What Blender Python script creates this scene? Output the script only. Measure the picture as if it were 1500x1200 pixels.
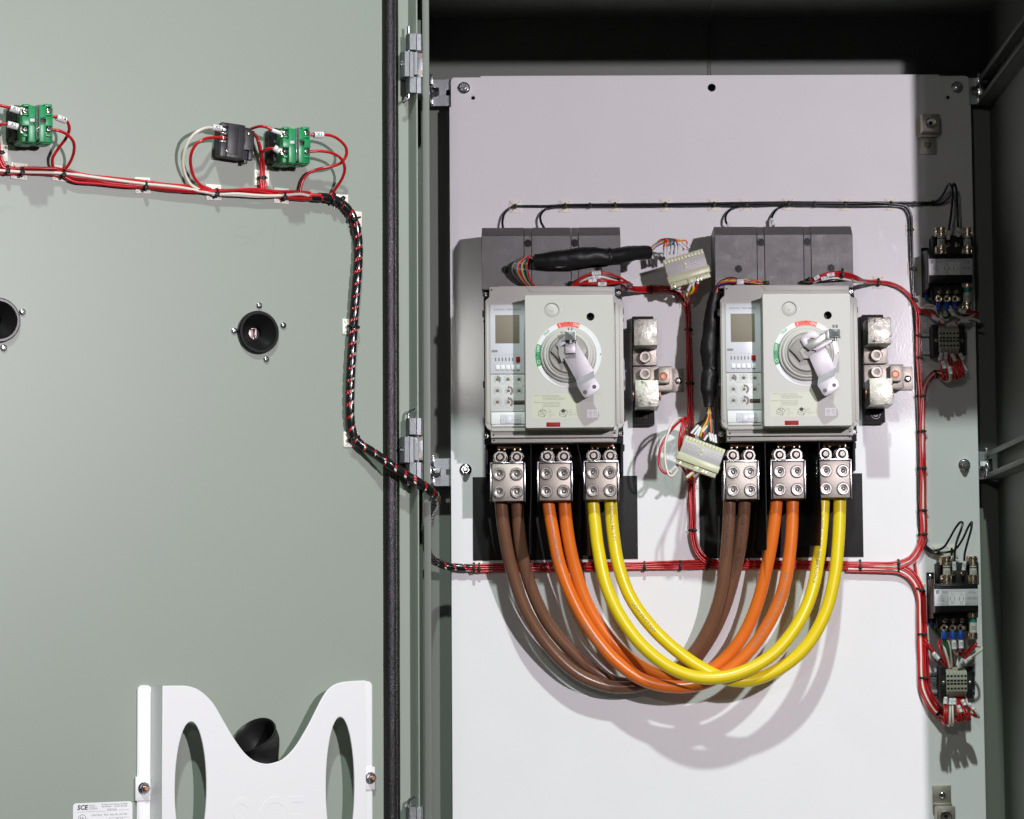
import bpy, bmesh, math, random
from mathutils import Vector, Matrix, noise
random.seed(7)
R = math.radians
for o in list(bpy.data.objects): bpy.data.objects.remove(o)
SC = bpy.context.scene
COL = SC.collection

# ------------------------------------------------------------------ camera
FPX, CX, CY = 4000.0, 990.0, 600.0
PITCH, YAW, ROLL = R(5.1), R(2.3), 0.0118
fwd = Vector((math.sin(YAW)*math.cos(PITCH), math.cos(YAW)*math.cos(PITCH), math.sin(PITCH)))
r0 = fwd.cross(Vector((0, 0, 1))).normalized()
u0 = r0.cross(fwd).normalized()
rgt = r0*math.cos(ROLL) - u0*math.sin(ROLL)
upv = u0*math.cos(ROLL) + r0*math.sin(ROLL)
CAMP = Vector((0.24, 0, 0)) - fwd*4.0
cam = bpy.data.cameras.new('camera'); co = bpy.data.objects.new('camera', cam); COL.objects.link(co)
co.matrix_world = Matrix((
    (rgt.x, upv.x, -fwd.x, CAMP.x), (rgt.y, upv.y, -fwd.y, CAMP.y),
    (rgt.z, upv.z, -fwd.z, CAMP.z), (0, 0, 0, 1)))
cam.sensor_fit = 'HORIZONTAL'; cam.sensor_width = 36; cam.lens = FPX/1500*36
cam.shift_x = (750-CX)/1500; cam.clip_end = 100; cam.clip_start = 0.05
SC.camera = co
# ------------------------------------------------------------------ world, lamps, exposure
w = bpy.data.worlds.new("World"); SC.world = w; w.use_nodes = True
w.node_tree.nodes['Background'].inputs[0].default_value = (0.9, 0.95, 1.0, 1)
w.node_tree.nodes['Background'].inputs[1].default_value = 0.024
SC.view_settings.view_transform = 'Standard'; SC.view_settings.look = 'None'
SC.view_settings.exposure = 0; SC.view_settings.gamma = 1
def lamp(name, x, y, d, watts, col, rad):
    l = bpy.data.lights.new(name, 'POINT'); l.energy = watts; l.color = col; l.shadow_soft_size = rad
    o = bpy.data.objects.new(name, l); COL.objects.link(o)
    o.location = ((x-750)/1000, -d/1000, (600-y)/1000)
lamp('right_studio_lamp', 1930, 200, 2870, 228, (1.0, 0.915, 1.0), 0.035)
lamp('front_fill_lamp', 520, 68, 4000, 31, (1.0, 0.97, 0.93), 0.06)
lamp('overhead_studio_lamp', 1040, -6769, 6534, 2600, (0.88, 1.0, 0.945), 0.176)

# ------------------------------------------------------------------ materials
MATS = {}
def mat(name, col, rough=0.5, metal=0.0, bump=0.0, bscale=400.0, var=0.0, vscale=30.0, trans=0.0, sss=0.0, coat=0.0, spec=0.5, rvar=0.0, alpha=1.0):
    if name in MATS: return MATS[name]
    m = bpy.data.materials.new(name); m.use_nodes = True
    nt = m.node_tree; b = nt.nodes['Principled BSDF']
    b.inputs['Base Color'].default_value = (*col, 1); b.inputs['Roughness'].default_value = rough
    b.inputs['Metallic'].default_value = metal; b.inputs['Specular IOR Level'].default_value = spec
    if trans: b.inputs['Transmission Weight'].default_value = trans; b.inputs['IOR'].default_value = 1.45
    if sss:
        b.inputs['Subsurface Weight'].default_value = sss; b.inputs['Subsurface Radius'].default_value = (.006, .006, .004)
        b.inputs['Subsurface Scale'].default_value = 1.0
    if coat: b.inputs['Coat Weight'].default_value = coat; b.inputs['Coat Roughness'].default_value = 0.12
    if alpha < 1: b.inputs['Alpha'].default_value = alpha
    tc = nt.nodes.new('ShaderNodeNewGeometry')
    if bump:
        n = nt.nodes.new('ShaderNodeTexNoise'); n.inputs['Scale'].default_value = bscale; n.inputs['Detail'].default_value = 3
        nt.links.new(tc.outputs['Position'], n.inputs['Vector'])
        bp = nt.nodes.new('ShaderNodeBump'); bp.inputs['Strength'].default_value = bump; bp.inputs['Distance'].default_value = 0.001
        nt.links.new(n.outputs['Fac'], bp.inputs['Height']); nt.links.new(bp.outputs['Normal'], b.inputs['Normal'])
    if var or rvar:
        n2 = nt.nodes.new('ShaderNodeTexNoise'); n2.inputs['Scale'].default_value = vscale; n2.inputs['Detail'].default_value = 5
        nt.links.new(tc.outputs['Position'], n2.inputs['Vector'])
        if var:
            mr = nt.nodes.new('ShaderNodeMapRange'); mr.inputs[1].default_value = .3; mr.inputs[2].default_value = .7
            mr.inputs[3].default_value = 1-var; mr.inputs[4].default_value = 1+var
            nt.links.new(n2.outputs['Fac'], mr.inputs[0])
            mx = nt.nodes.new('ShaderNodeMix'); mx.data_type = 'RGBA'; mx.blend_type = 'MULTIPLY'; mx.inputs[0].default_value = 1
            mx.inputs[6].default_value = (*col, 1); nt.links.new(mr.outputs[0], mx.inputs[7])
            nt.links.new(mx.outputs[2], b.inputs['Base Color'])
        if rvar:
            mr2 = nt.nodes.new('ShaderNodeMapRange'); mr2.inputs[1].default_value = .3; mr2.inputs[2].default_value = .7
            mr2.inputs[3].default_value = max(.02, rough-rvar); mr2.inputs[4].default_value = min(1, rough+rvar)
            nt.links.new(n2.outputs['Fac'], mr2.inputs[0]); nt.links.new(mr2.outputs[0], b.inputs['Roughness'])
    MATS[name] = m; return m
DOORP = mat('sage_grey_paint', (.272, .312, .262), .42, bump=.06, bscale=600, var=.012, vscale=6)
CABP = mat('sage_grey_paint_shaded', (.15, .167, .143), .5, bump=.08, bscale=600, var=.02, vscale=8)  # same paint as the door, with the cabinet's inner shade put into the colour
PANELP = mat('white_panel_paint', (.79, .79, .795), .13, bump=.075, bscale=330, var=.012, vscale=9, rvar=.02, spec=.25)
ZINC = mat('zinc_plated_steel', (.31, .33, .34), .46, .9, bump=.2, bscale=1100, var=.14, vscale=650, rvar=.1)
STEEL = mat('dull_steel', (.36, .34, .32), .32, .95, var=.12, vscale=200)
SOCK = mat('socket_grey', (.27, .25, .23), .5, .3)
ZINCS = mat('bright_zinc', (.66, .67, .69), .22, 1, var=.1, vscale=90, rvar=.08)
TIN = mat('tin_plated_aluminium', (.41, .375, .33), .46, .8, bump=.22, bscale=1500, var=.14, vscale=500, rvar=.1)
TINB = mat('cast_lug_aluminium', (.47, .465, .41), .5, 1, bump=.45, bscale=350, var=.38, vscale=110, rvar=.25)
CHROME = mat('polished_steel', (.75, .74, .75), .12, 1, var=.05, vscale=60)
IRID = mat('yellow_zinc_plate', (.42, .40, .425), .48, .6, var=.08, vscale=40, rvar=.08)
COPPER = mat('copper', (.46, .23, .15), .5, .8, var=.2, vscale=200)
BRASS = mat('nickel_brass', (.66, .56, .42), .3, 1, var=.2, vscale=300, rvar=.1)
RUBBER = mat('black_foam_rubber', (.012, .0115, .011), .3, bump=.4, bscale=900, rvar=.08, vscale=300, spec=.35)
BLKPL = mat('black_plastic', (.009, .009, .009), .42, spec=.25)
BLKG = mat('glossy_black_plastic', (.009, .009, .009), .25, spec=.35)
BLKM = mat('matt_black_moulding', (.013, .013, .013), .6, bump=.25, bscale=900, spec=.3)
SHEATH = mat('black_heatshrink', (.009, .009, .009), .45, bump=.5, bscale=90, spec=.35)
FISH = mat('black_fish_paper', (.016, .0155, .015), .6, bump=.45, bscale=1500, var=.7, vscale=900, spec=.3)
COVER = mat('dark_grey_moulding', (.062, .057, .053), .42, bump=.35, bscale=1500, var=.22, vscale=55, rvar=.08, spec=.85)
BODY = mat('light_grey_moulding', (.46, .45, .415), .45, bump=.12, bscale=1300)
BOXP = mat('grey_operator_box_plastic', (.50, .50, .455), .45, bump=.12, bscale=1300)
TRIPW = mat('trip_unit_face', (.62, .64, .67), .3)
TRIPG = mat('trip_unit_dial_face', (.60, .62, .60), .35)
TRIPB = mat('white_button_plastic', (.78, .8, .79), .35)
DISP = mat('olive_display', (.21, .19, .135), .6)
DGREY = mat('dark_grey_plastic', (.09, .09, .085), .45)
MGREY = mat('mid_grey_knob', (.30, .29, .265), .4, bump=.1, bscale=1200)
WHITE = mat('white_plastic', (.77, .77, .77), .4)
RINGW = mat('white_dial_ring', (.70, .73, .72), .4)
CREAM = mat('cream_tie_mount', (.82, .79, .70), .5)
LABEL = mat('white_label_paper', (.78, .78, .79), .45)
SILVERL = mat('silver_label', (.55, .55, .57), .4)
YLAB = mat('pale_yellow_label', (.52, .54, .42), .4)
INK = mat('dark_print', (.03, .03, .03), .6)
INKG = mat('grey_print', (.22, .22, .22), .6)
INKB = mat('brown_print', (.14, .11, .08), .6)
PENCIL = mat('pencil_mark', (.27, .29, .26), .6)
REDP = mat('red_print', (.72, .075, .05), .45)
GRNP = mat('green_print', (.02, .30, .10), .45)
WPRINT = mat('white_print', (.85, .85, .82), .5)
REDB = mat('red_button', (.30, .008, .008), .5, spec=.15)
GREENB = mat('green_contact_plastic', (.012, .26, .085), .35, bump=.05, bscale=800)
GREEND = mat('teal_fuse_band', (.01, .22, .15), .4)
CLEAR = mat('clear_plastic', (.9, .93, .92), .08, trans=.85)
RED = mat('red_wire', (.50, .012, .016), .26)
WHT = mat('white_wire', (.72, .67, .58), .3)
BLK = mat('black_wire', (.012, .012, .013), .24)
GRN = mat('green_wire', (.01, .14, .05), .3)
BLU = mat('blue_sleeve', (.01, .07, .45), .28)
COLS = dict(gray=mat('gray_wire', (.12, .12, .12), .3), black=BLK, brown=mat('brown_thin_wire', (.10, .03, .015), .3), teal=mat('teal_wire', (.0, .17, .13), .3),
            orange=mat('orange_thin_wire', (.75, .17, .04), .3), red=RED, blue=mat('blue_wire', (.01, .03, .22), .3), yellow=mat('yellow_thin_wire', (.75, .48, .01), .3), white=WHT)
CBROWN = mat('brown_cable_jacket', (.165, .078, .045), .27, bump=.06, bscale=200, var=.06, vscale=40)
CORANGE = mat('orange_cable_jacket', (.74, .17, .018), .3, bump=.06, bscale=200, var=.04, vscale=40)
CYELLOW = mat('yellow_cable_jacket', (.80, .62, .012), .3, bump=.06, bscale=200, var=.03, vscale=40)
NYLON = mat('natural_nylon', (.56, .58, .37), .35, sss=.25)
NYLONL = mat('grey_connector_label', (.46, .45, .44), .45)
TERMG = mat('beige_terminal_plastic', (.42, .42, .34), .45)
CERAM = mat('fuse_body', (.60, .60, .52), .4)

# ------------------------------------------------------------------ frames: local (u right, v up, n toward viewer) in mm
class Frame:
    def __init__(s, origin, u, n):
        s.o = Vector(origin); s.u = Vector(u).normalized(); s.n = Vector(n).normalized(); s.v = Vector((0, 0, 1))
        s.off = Vector((0, 0, 0))
        M = Matrix((( s.u.x, s.v.x, s.n.x, s.o.x), (s.u.y, s.v.y, s.n.y, s.o.y), (s.u.z, s.v.z, s.n.z, s.o.z), (0, 0, 0, 1)))
        s.M = M @ Matrix.Scale(.001, 4)
    def p(s, x, y, n=0.0, raw=False):
        d = fwd*FPX + rgt*(x-CX) - upv*(y-CY)
        a = s.o + s.n*(n*.001)
        t = (a-CAMP).dot(s.n)/d.dot(s.n)
        q = CAMP + d*t - s.o
        L = Vector((q.dot(s.u)*1000, q.dot(s.v)*1000, n))
        return L if raw else L + s.off
PF = Frame((0, 0, 0), (1, 0, 0), (0, -1, 0))
FD = 457.0                                   # front frame plane of the enclosure, mm ahead of the mounting panel
PHI = R(29)
_h = PF.p(599, 600, FD+6)
DF = Frame((_h.x/1000, -_h.z/1000, 0), (math.cos(PHI), math.sin(PHI), 0), (math.sin(PHI), -math.cos(PHI), 0))
F = PF
def px2mm(n=0): return (4000-n)/4000

# ------------------------------------------------------------------ mesh builder
def catmull(pts, step=3.0, closed=False):
    pts = [Vector(p) for p in pts]
    if len(pts) == 2:
        k = max(2, int((pts[1]-pts[0]).length/step)+1)
        return [pts[0].lerp(pts[1], i/(k-1)) for i in range(k)]
    ext = [pts[0]*2-pts[1]] + pts + [pts[-1]*2-pts[-2]]
    out = []
    for i in range(1, len(ext)-2):
        p0, p1, p2, p3 = ext[i-1:i+3]
        # centripetal
        t0 = 0; t1 = t0+max(1e-4, (p1-p0).length)**.5; t2 = t1+max(1e-4, (p2-p1).length)**.5; t3 = t2+max(1e-4, (p3-p2).length)**.5
        k = max(2, int((p2-p1).length/step)+1)
        for j in range(k):
            t = t1+(t2-t1)*j/k
            A1 = p0*((t1-t)/(t1-t0))+p1*((t-t0)/(t1-t0)); A2 = p1*((t2-t)/(t2-t1))+p2*((t-t1)/(t2-t1)); A3 = p2*((t3-t)/(t3-t2))+p3*((t-t2)/(t3-t2))
            B1 = A1*((t2-t)/(t2-t0))+A2*((t-t0)/(t2-t0)); B2 = A2*((t3-t)/(t3-t1))+A3*((t-t1)/(t3-t1))
            out.append(B1*((t2-t)/(t2-t1))+B2*((t-t1)/(t2-t1)))
    out.append(pts[-1]); return out
def frames_along(path):
    T = []
    for i in range(len(path)):
        a = path[max(0, i-1)]; b = path[min(len(path)-1, i+1)]
        d = b-a; T.append(d.normalized() if d.length > 1e-9 else Vector((1, 0, 0)))
    ref = Vector((0, 0, 1)) if abs(T[0].z) < .9 else Vector((0, 1, 0))
    N = [(ref - T[0]*ref.dot(T[0])).normalized()]
    for i in range(1, len(path)):
        n = N[-1]-T[i]*N[-1].dot(T[i]); N.append(n.normalized() if n.length > 1e-6 else N[-1])
    return T, N
class MB:
    def __init__(s): s.bm = bmesh.new()
    def _add(s, vs, fs):
        bv = [s.bm.verts.new(v) for v in vs]
        for f in fs:
            try: s.bm.faces.new([bv[i] for i in f])
            except ValueError: pass
        return bv
    def box(s, u0, v0, n0, u1, v1, n1, bev=0, M=None):
        t = bmesh.new(); bmesh.ops.create_cube(t, size=1)
        c = Vector(((u0+u1)/2, (v0+v1)/2, (n0+n1)/2)); d = (abs(u1-u0), abs(v1-v0), abs(n1-n0))
        for v in t.verts: v.co = Vector((v.co.x*d[0], v.co.y*d[1], v.co.z*d[2]))+c
        if bev: bmesh.ops.bevel(t, geom=t.edges[:], offset=min(bev, min(d)*.45), segments=2, affect='EDGES', profile=.5)
        if M is not None: bmesh.ops.transform(t, matrix=M, verts=t.verts)
        s.join(t); return s
    def join(s, t):
        mp = {}
        for v in t.verts: mp[v] = s.bm.verts.new(v.co)
        for f in t.faces:
            try: s.bm.faces.new([mp[v] for v in f.verts])
            except ValueError: pass
        t.free()
    def pbox(s, x0, y0, x1, y1, n0, n1, bev=.4):
        a = F.p(x0, (y0+y1)/2, n1).x; b = F.p(x1, (y0+y1)/2, n1).x
        c = F.p((x0+x1)/2, y0, n1).y; d = F.p((x0+x1)/2, y1, n1).y
        return s.box(a, d, n0+F.off.z, b, c, n1+F.off.z, bev)
    def lathe(s, c, prof, seg=24, axis=None, sx=1.0, sy=1.0):
        """prof [(r, h)] ; axis default n"""
        c = Vector(c)
        ax = Vector(axis).normalized() if axis is not None else Vector((0, 0, 1))
        e1 = ax.orthogonal().normalized() if axis is not None else Vector((1, 0, 0)); e2 = ax.cross(e1)
        vs, fs = [], []
        for r, h in prof:
            for k in range(seg):
                a = 2*math.pi*k/seg
                vs.append(c+ax*h+e1*(math.cos(a)*r*sx)+e2*(math.sin(a)*r*sy))
        for i in range(len(prof)-1):
            for k in range(seg):
                k2 = (k+1) % seg
                fs.append((i*seg+k, i*seg+k2, (i+1)*seg+k2, (i+1)*seg+k))
        if prof[0][0] > .01: fs.append(tuple(range(seg-1, -1, -1)))
        if prof[-1][0] > .01: fs.append(tuple((len(prof)-1)*seg+k for k in range(seg)))
        s._add(vs, fs); return s
    def cyl(s, c, r, h0, h1, seg=20, bev=.3, axis=None):
        b = min(bev, r*.4, abs(h1-h0)*.4)
        return s.lathe(c, [(r, h0), (r, h1-b), (r-b, h1)], seg, axis)
    def ring(s, c, r1, r0, h0, h1, seg=28, axis=None):
        b = min(.3, (r1-r0)*.3)
        s.lathe_open(c, [(r1, h0), (r1, h1-b), (r1-b, h1), (r0+b, h1), (r0, h1-b), (r0, h0)], seg, axis); return s
    def lathe_open(s, c, prof, seg=24, axis=None):
        c = Vector(c); ax = Vector(axis).normalized() if axis is not None else Vector((0, 0, 1))
        e1 = ax.orthogonal().normalized() if axis is not None else Vector((1, 0, 0)); e2 = ax.cross(e1)
        vs, fs = [], []
        for r, h in prof:
            for k in range(seg):
                a = 2*math.pi*k/seg; vs.append(c+ax*h+e1*(math.cos(a)*r)+e2*(math.sin(a)*r))
        for i in range(len(prof)-1):
            for k in range(seg):
                k2 = (k+1) % seg; fs.append((i*seg+k, i*seg+k2, (i+1)*seg+k2, (i+1)*seg+k))
        s._add(vs, fs); return s
    def tube(s, pts, r, sides=10, step=3.0, caps=True, raw=False, jit=0.0):
        path = pts if raw else catmull(pts, step)
        T, N = frames_along(path); vs, fs = [], []
        L = len(path)
        for i, p in enumerate(path):
            B = T[i].cross(N[i]); rr = r(i/(L-1)) if callable(r) else r
            for k in range(sides):
                a = 2*math.pi*k/sides
                w_ = N[i]*math.cos(a)+B*math.sin(a)
                q_ = rr*(1+jit*(noise.noise((p+w_*rr)*.045)+.5*noise.noise((p+w_*rr)*.13))) if jit else rr
                vs.append(p+w_*q_)
        for i in range(L-1):
            for k in range(sides):
                k2 = (k+1) % sides; fs.append((i*sides+k, i*sides+k2, (i+1)*sides+k2, (i+1)*sides+k))
        if caps: fs.append(tuple(range(sides-1, -1, -1))); fs.append(tuple((L-1)*sides+k for k in range(sides)))
        s._add(vs, fs); return s
    def prism(s, outline, n0, n1, bev=0):
        t = bmesh.new(); vs = [t.verts.new((p[0], p[1], n0)) for p in outline]
        f = t.faces.new(vs)
        r = bmesh.ops.extrude_face_region(t, geom=[f])
        ev = [g for g in r['geom'] if isinstance(g, bmesh.types.BMVert)]
        for v in ev: v.co.z = n1
        if bev:
            top = [e for e in t.edges if all(abs(v.co.z-n1) < 1e-6 for v in e.verts)]
            bmesh.ops.bevel(t, geom=top, offset=bev, segments=2, affect='EDGES', profile=.5)
        bmesh.ops.recalc_face_normals(t, faces=t.faces)
        s.join(t); return s
    def plate(s, outline, holes, n0, n1, bev=.3):
        """flat sheet with real holes, from a filled 2-D curve"""
        cu = bpy.data.curves.new('tmp', 'CURVE'); cu.dimensions = '2D'; cu.fill_mode = 'BOTH'
        for loop in [outline]+holes:
            sp = cu.splines.new('POLY'); sp.points.add(len(loop)-1); sp.use_cyclic_u = True
            for i, p in enumerate(loop): sp.points[i].co = (p[0], p[1], 0, 1)
        th = abs(n1-n0)/2; b = min(bev, th*.9); cu.extrude = th-b; cu.bevel_depth = b; cu.bevel_resolution = 1; cu.offset = -b
        s._curve(cu, Matrix.Translation((0, 0, (n0+n1)/2))); return s
    def _curve(s, cu, M):
        o = bpy.data.objects.new('tmp', cu)
        me = o.to_mesh()
        t = bmesh.new(); t.from_mesh(me); o.to_mesh_clear()
        bpy.data.objects.remove(o); bpy.data.curves.remove(cu)
        bmesh.ops.transform(t, matrix=M, verts=t.verts); s.join(t)
    def text(s, txt, pos, size, rot=0.0, align='LEFT', th=.04, shear=0.0, wide=1.0, off=0.0, res=2):
        cu = bpy.data.curves.new('tmp', 'FONT'); cu.body = txt; cu.size = size; cu.align_x = align; cu.align_y = 'CENTER'
        cu.extrude = th; cu.shear = shear; cu.resolution_u = res; cu.offset = off
        M = Matrix.Translation(Vector(pos)) @ Matrix.Rotation(rot, 4, 'Z') @ Matrix.Diagonal((wide, 1, 1, 1))
        s._curve(cu, M); return s
    def ptext(s, txt, x, y, n, h, rot=0.0, align='CENTER', wide=1.0, off=0.0):
        p = F.p(x, y, n); return s.text(txt, (p.x, p.y, n+F.off.z), h*1.38, rot, align, wide=wide, off=off)
    def hexa(s, c, r, h0, h1, axis=None, bev=.5): return s.lathe(c, [(r, h0), (r, h1-bev), (r-bev, h1)], 6, axis)
    def build(s, name, m, parent=None, frame=None, smooth=True, angle=35):
        fr = frame or F
        me = bpy.data.meshes.new(name)
        bmesh.ops.recalc_face_normals(s.bm, faces=s.bm.faces)
        s.bm.to_mesh(me); s.bm.free()
        o = bpy.data.objects.new(name, me); COL.objects.link(o)
        M = fr.M
        if parent is not None:
            o.parent = parent; M = world(parent).inverted() @ M
        else:
            c = sum((v.co for v in me.vertices), Vector())/max(1, len(me.vertices))
            L = Matrix.Translation(fr.M @ c); o.matrix_world = L; M = L.inverted() @ M
        me.transform(M)
        me.materials.append(m)
        if smooth:
            me.shade_smooth(); me.set_sharp_from_angle(angle=R(angle))
        return o
WM = {}
def world(o):
    M = o.matrix_basis.copy()
    return world(o.parent) @ M if o.parent else M
def tag(o, label, cat, group=None):
    o['label'] = label; o['category'] = cat
    if group: o['group'] = group
    return o
def thing(name, pos, label, cat, group=None, frame=None):
    fr = frame or F
    o = bpy.data.objects.new(name, None); COL.objects.link(o); o.empty_display_size = .01
    o.location = fr.M @ Vector(pos)
    return tag(o, label, cat, group)
def rounded(x0, y0, x1, y1, r, k=5):
    out = []
    for cx, cy, a0 in ((x1-r, y1-r, 0), (x0+r, y1-r, 90), (x0+r, y0+r, 180), (x1-r, y0+r, 270)):
        for i in range(k+1):
            a = R(a0+90*i/k); out.append((cx+math.cos(a)*r, cy+math.sin(a)*r))
    return out
def circ(u, v, r, k=24): return [(u+math.cos(2*math.pi*i/k)*r, v+math.sin(2*math.pi*i/k)*r) for i in range(k)]
def pp(pts, n): return [F.p(x, y, n).xy for x, y in pts]
def screw_geo(c, r, h0=0, h1=2.5, slot=True, axis=None):
    """pan head with a cross recess"""
    b = MB(); b.lathe(c, [(r, h0), (r, h0+(h1-h0)*.45), (r*.82, h0+(h1-h0)*.8), (r*.5, h1), (r*.42, h1), (r*.12, h0+(h1-h0)*.4)], 16, axis)
    return b
def cross_geo(c, r, h):
    b = MB(); c = Vector(c)
    b.box(c.x-r*.7, c.y-r*.14, c.z+h-.2, c.x+r*.7, c.y+r*.14, c.z+h+.08)
    b.box(c.x-r*.14, c.y-r*.7, c.z+h-.2, c.x+r*.14, c.y+r*.7, c.z+h+.12); return b
def screw(x, y, n, r, mt, parent, h=2.5, name='screw', cross=True):
    c = F.p(x, y, n); c.z = n+F.off.z
    o = screw_geo(c, r, 0, h).build(name, mt, parent)
    return o

# ------------------------------------------------------------------ ENCLOSURE
def wx(x, n=0): return F.p(x, 600, n).x
enc = thing('electrical_enclosure', (0, -600, 0), 'sage grey steel electrical cabinet standing open behind the white mounting panel', 'cabinet')
XL, XR = wx(611), wx(1459, -45)                # side walls (mm)
ZT = F.p(1200, 27, -45).y; ZB = -760.0
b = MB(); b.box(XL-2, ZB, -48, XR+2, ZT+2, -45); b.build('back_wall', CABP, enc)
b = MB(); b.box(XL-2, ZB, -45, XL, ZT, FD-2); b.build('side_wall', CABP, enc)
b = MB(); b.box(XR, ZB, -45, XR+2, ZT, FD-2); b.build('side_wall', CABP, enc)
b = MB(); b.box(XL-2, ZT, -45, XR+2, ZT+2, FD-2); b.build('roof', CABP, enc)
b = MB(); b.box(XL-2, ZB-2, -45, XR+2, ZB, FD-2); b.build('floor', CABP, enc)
# front frame with its raised rim and outer gutter
LIPL = F.p(630, 400, FD).x; LIPR = max(F.p(1503, 0, FD).x, F.p(1503, 1200, FD).x); LIPT = F.p(900, 600, 0).y + (600-97); LIPB = ZB+45
b = MB()
b.box(LIPL-9, LIPB, FD-1, LIPL, LIPT, FD+3, .8); b.box(LIPL-8, LIPB, FD-26, LIPL-5.5, LIPT, FD)     # rim and its web
b.box(XL-30, ZB, FD-26, LIPL-12, ZT+20, FD-23.5, .6)                          # gutter sheet
b.box(LIPR, LIPB, FD-1, LIPR+9, LIPT, FD+3, .8); b.box(LIPR+9, ZB, FD-4, XR+30, ZT, FD-1.5)
b.box(XL, LIPT, FD-4, XR, ZT+20, FD-1.5); b.box(LIPL, LIPT-1, FD-1, LIPR, LIPT+9, FD+3, .8)
b.box(XL, ZB, FD-4, XR, LIPB, FD-1.5)
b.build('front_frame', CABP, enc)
# weld bead up the back wall and across the roof
b = MB(); p = F.p(1039.5, 60, -44)
b.box(p.x-3, ZT-160, -45, p.x-1, ZT, -42, .5); b.box(p.x+.2, ZT-160, -45, p.x+4, ZT, -43, .8)
for i in range(26):
    b.lathe((p.x+1.2, ZT-70-i*3.1+random.uniform(-.6, .6), -44), [(1.4, 0), (1.1, .9), (.3, 1.3)], 7)
b.build('weld_bead', CABP, enc)
b = MB(); b.box(p.x-3, ZT-3, -45, p.x+3, ZT, FD-60, .6); b.build('roof_seam', CABP, enc)
b = MB(); b.tube([(XL, ZT-1, -44), (XR, ZT-1, -44)], 1.3, 6, 6); b.build('weld_bead', CABP, enc)

# strut rails along the side walls and the clamps that hold the panel
def rail(side, py):
    w = XR if side > 0 else XL; s = -side
    top = F.p(1448, py, 0).y if side > 0 else F.p(640, py, 0).y
    d, h, l, t = 22, 41, 9, 2.4
    b = MB()
    for (a0, c0, a1, c1) in ((0, 0, t, -h), (0, 0, d, -t), (0, -h+t, d, -h), (d-t, 0, d, -l), (d-t, -h+l, d, -h)):
        xs = sorted((w+s*a0, w+s*a1)); ys = sorted((top+c0, top+c1))
        b.box(xs[0], ys[0], -18, xs[1], ys[1], FD-30, .9)
    b.build('mounting_rail', CABP, enc)
    # clamp plate, bolt and clip
    b = MB(); m = top-h/2
    e = (F.p(1421, py, -6).x if side > 0 else F.p(661, py, -6).x)
    x0, x1 = sorted((e-side*14, w-side*(d-2)))
    hs = 4.2
    hx = e+side*5
    b.plate(rounded(x0, m-20, x1, m+20, 3), [[(hx-hs*.7, m-hs), (hx+hs*.7, m-hs), (hx+hs*.7, m+hs), (hx-hs*.7, m+hs)]], -12, -9)
    cl = b.build('rail_bracket', ZINC, enc)
    b = MB(); cx = w-side*(d+1)
    b.box(cx-2, m-20, -14, cx+2, m-8, 6, .6); b.box(cx-2, m+9, -14, cx+2, m+24, 8, .6); b.box(cx+side*1-1.5, m-9, -14, cx+side*1+1.5+side*6, m+9, 4, .8)
    b.build('clip', ZINCS, cl)
    b = MB(); b.lathe((cx-side*11, m, -1), [(5.6, 0), (6.6, 1), (6.6, 8)], 6, (side, 0, 0)); b.lathe((cx-side*3.2, m, -1), [(8.4, 0), (8.4, 2)], 20, (side, 0, 0)); b.build('bolt', ZINCS, cl)
rail(1, 112); rail(1, 661); rail(-1, 114); rail(-1, 671)

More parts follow.
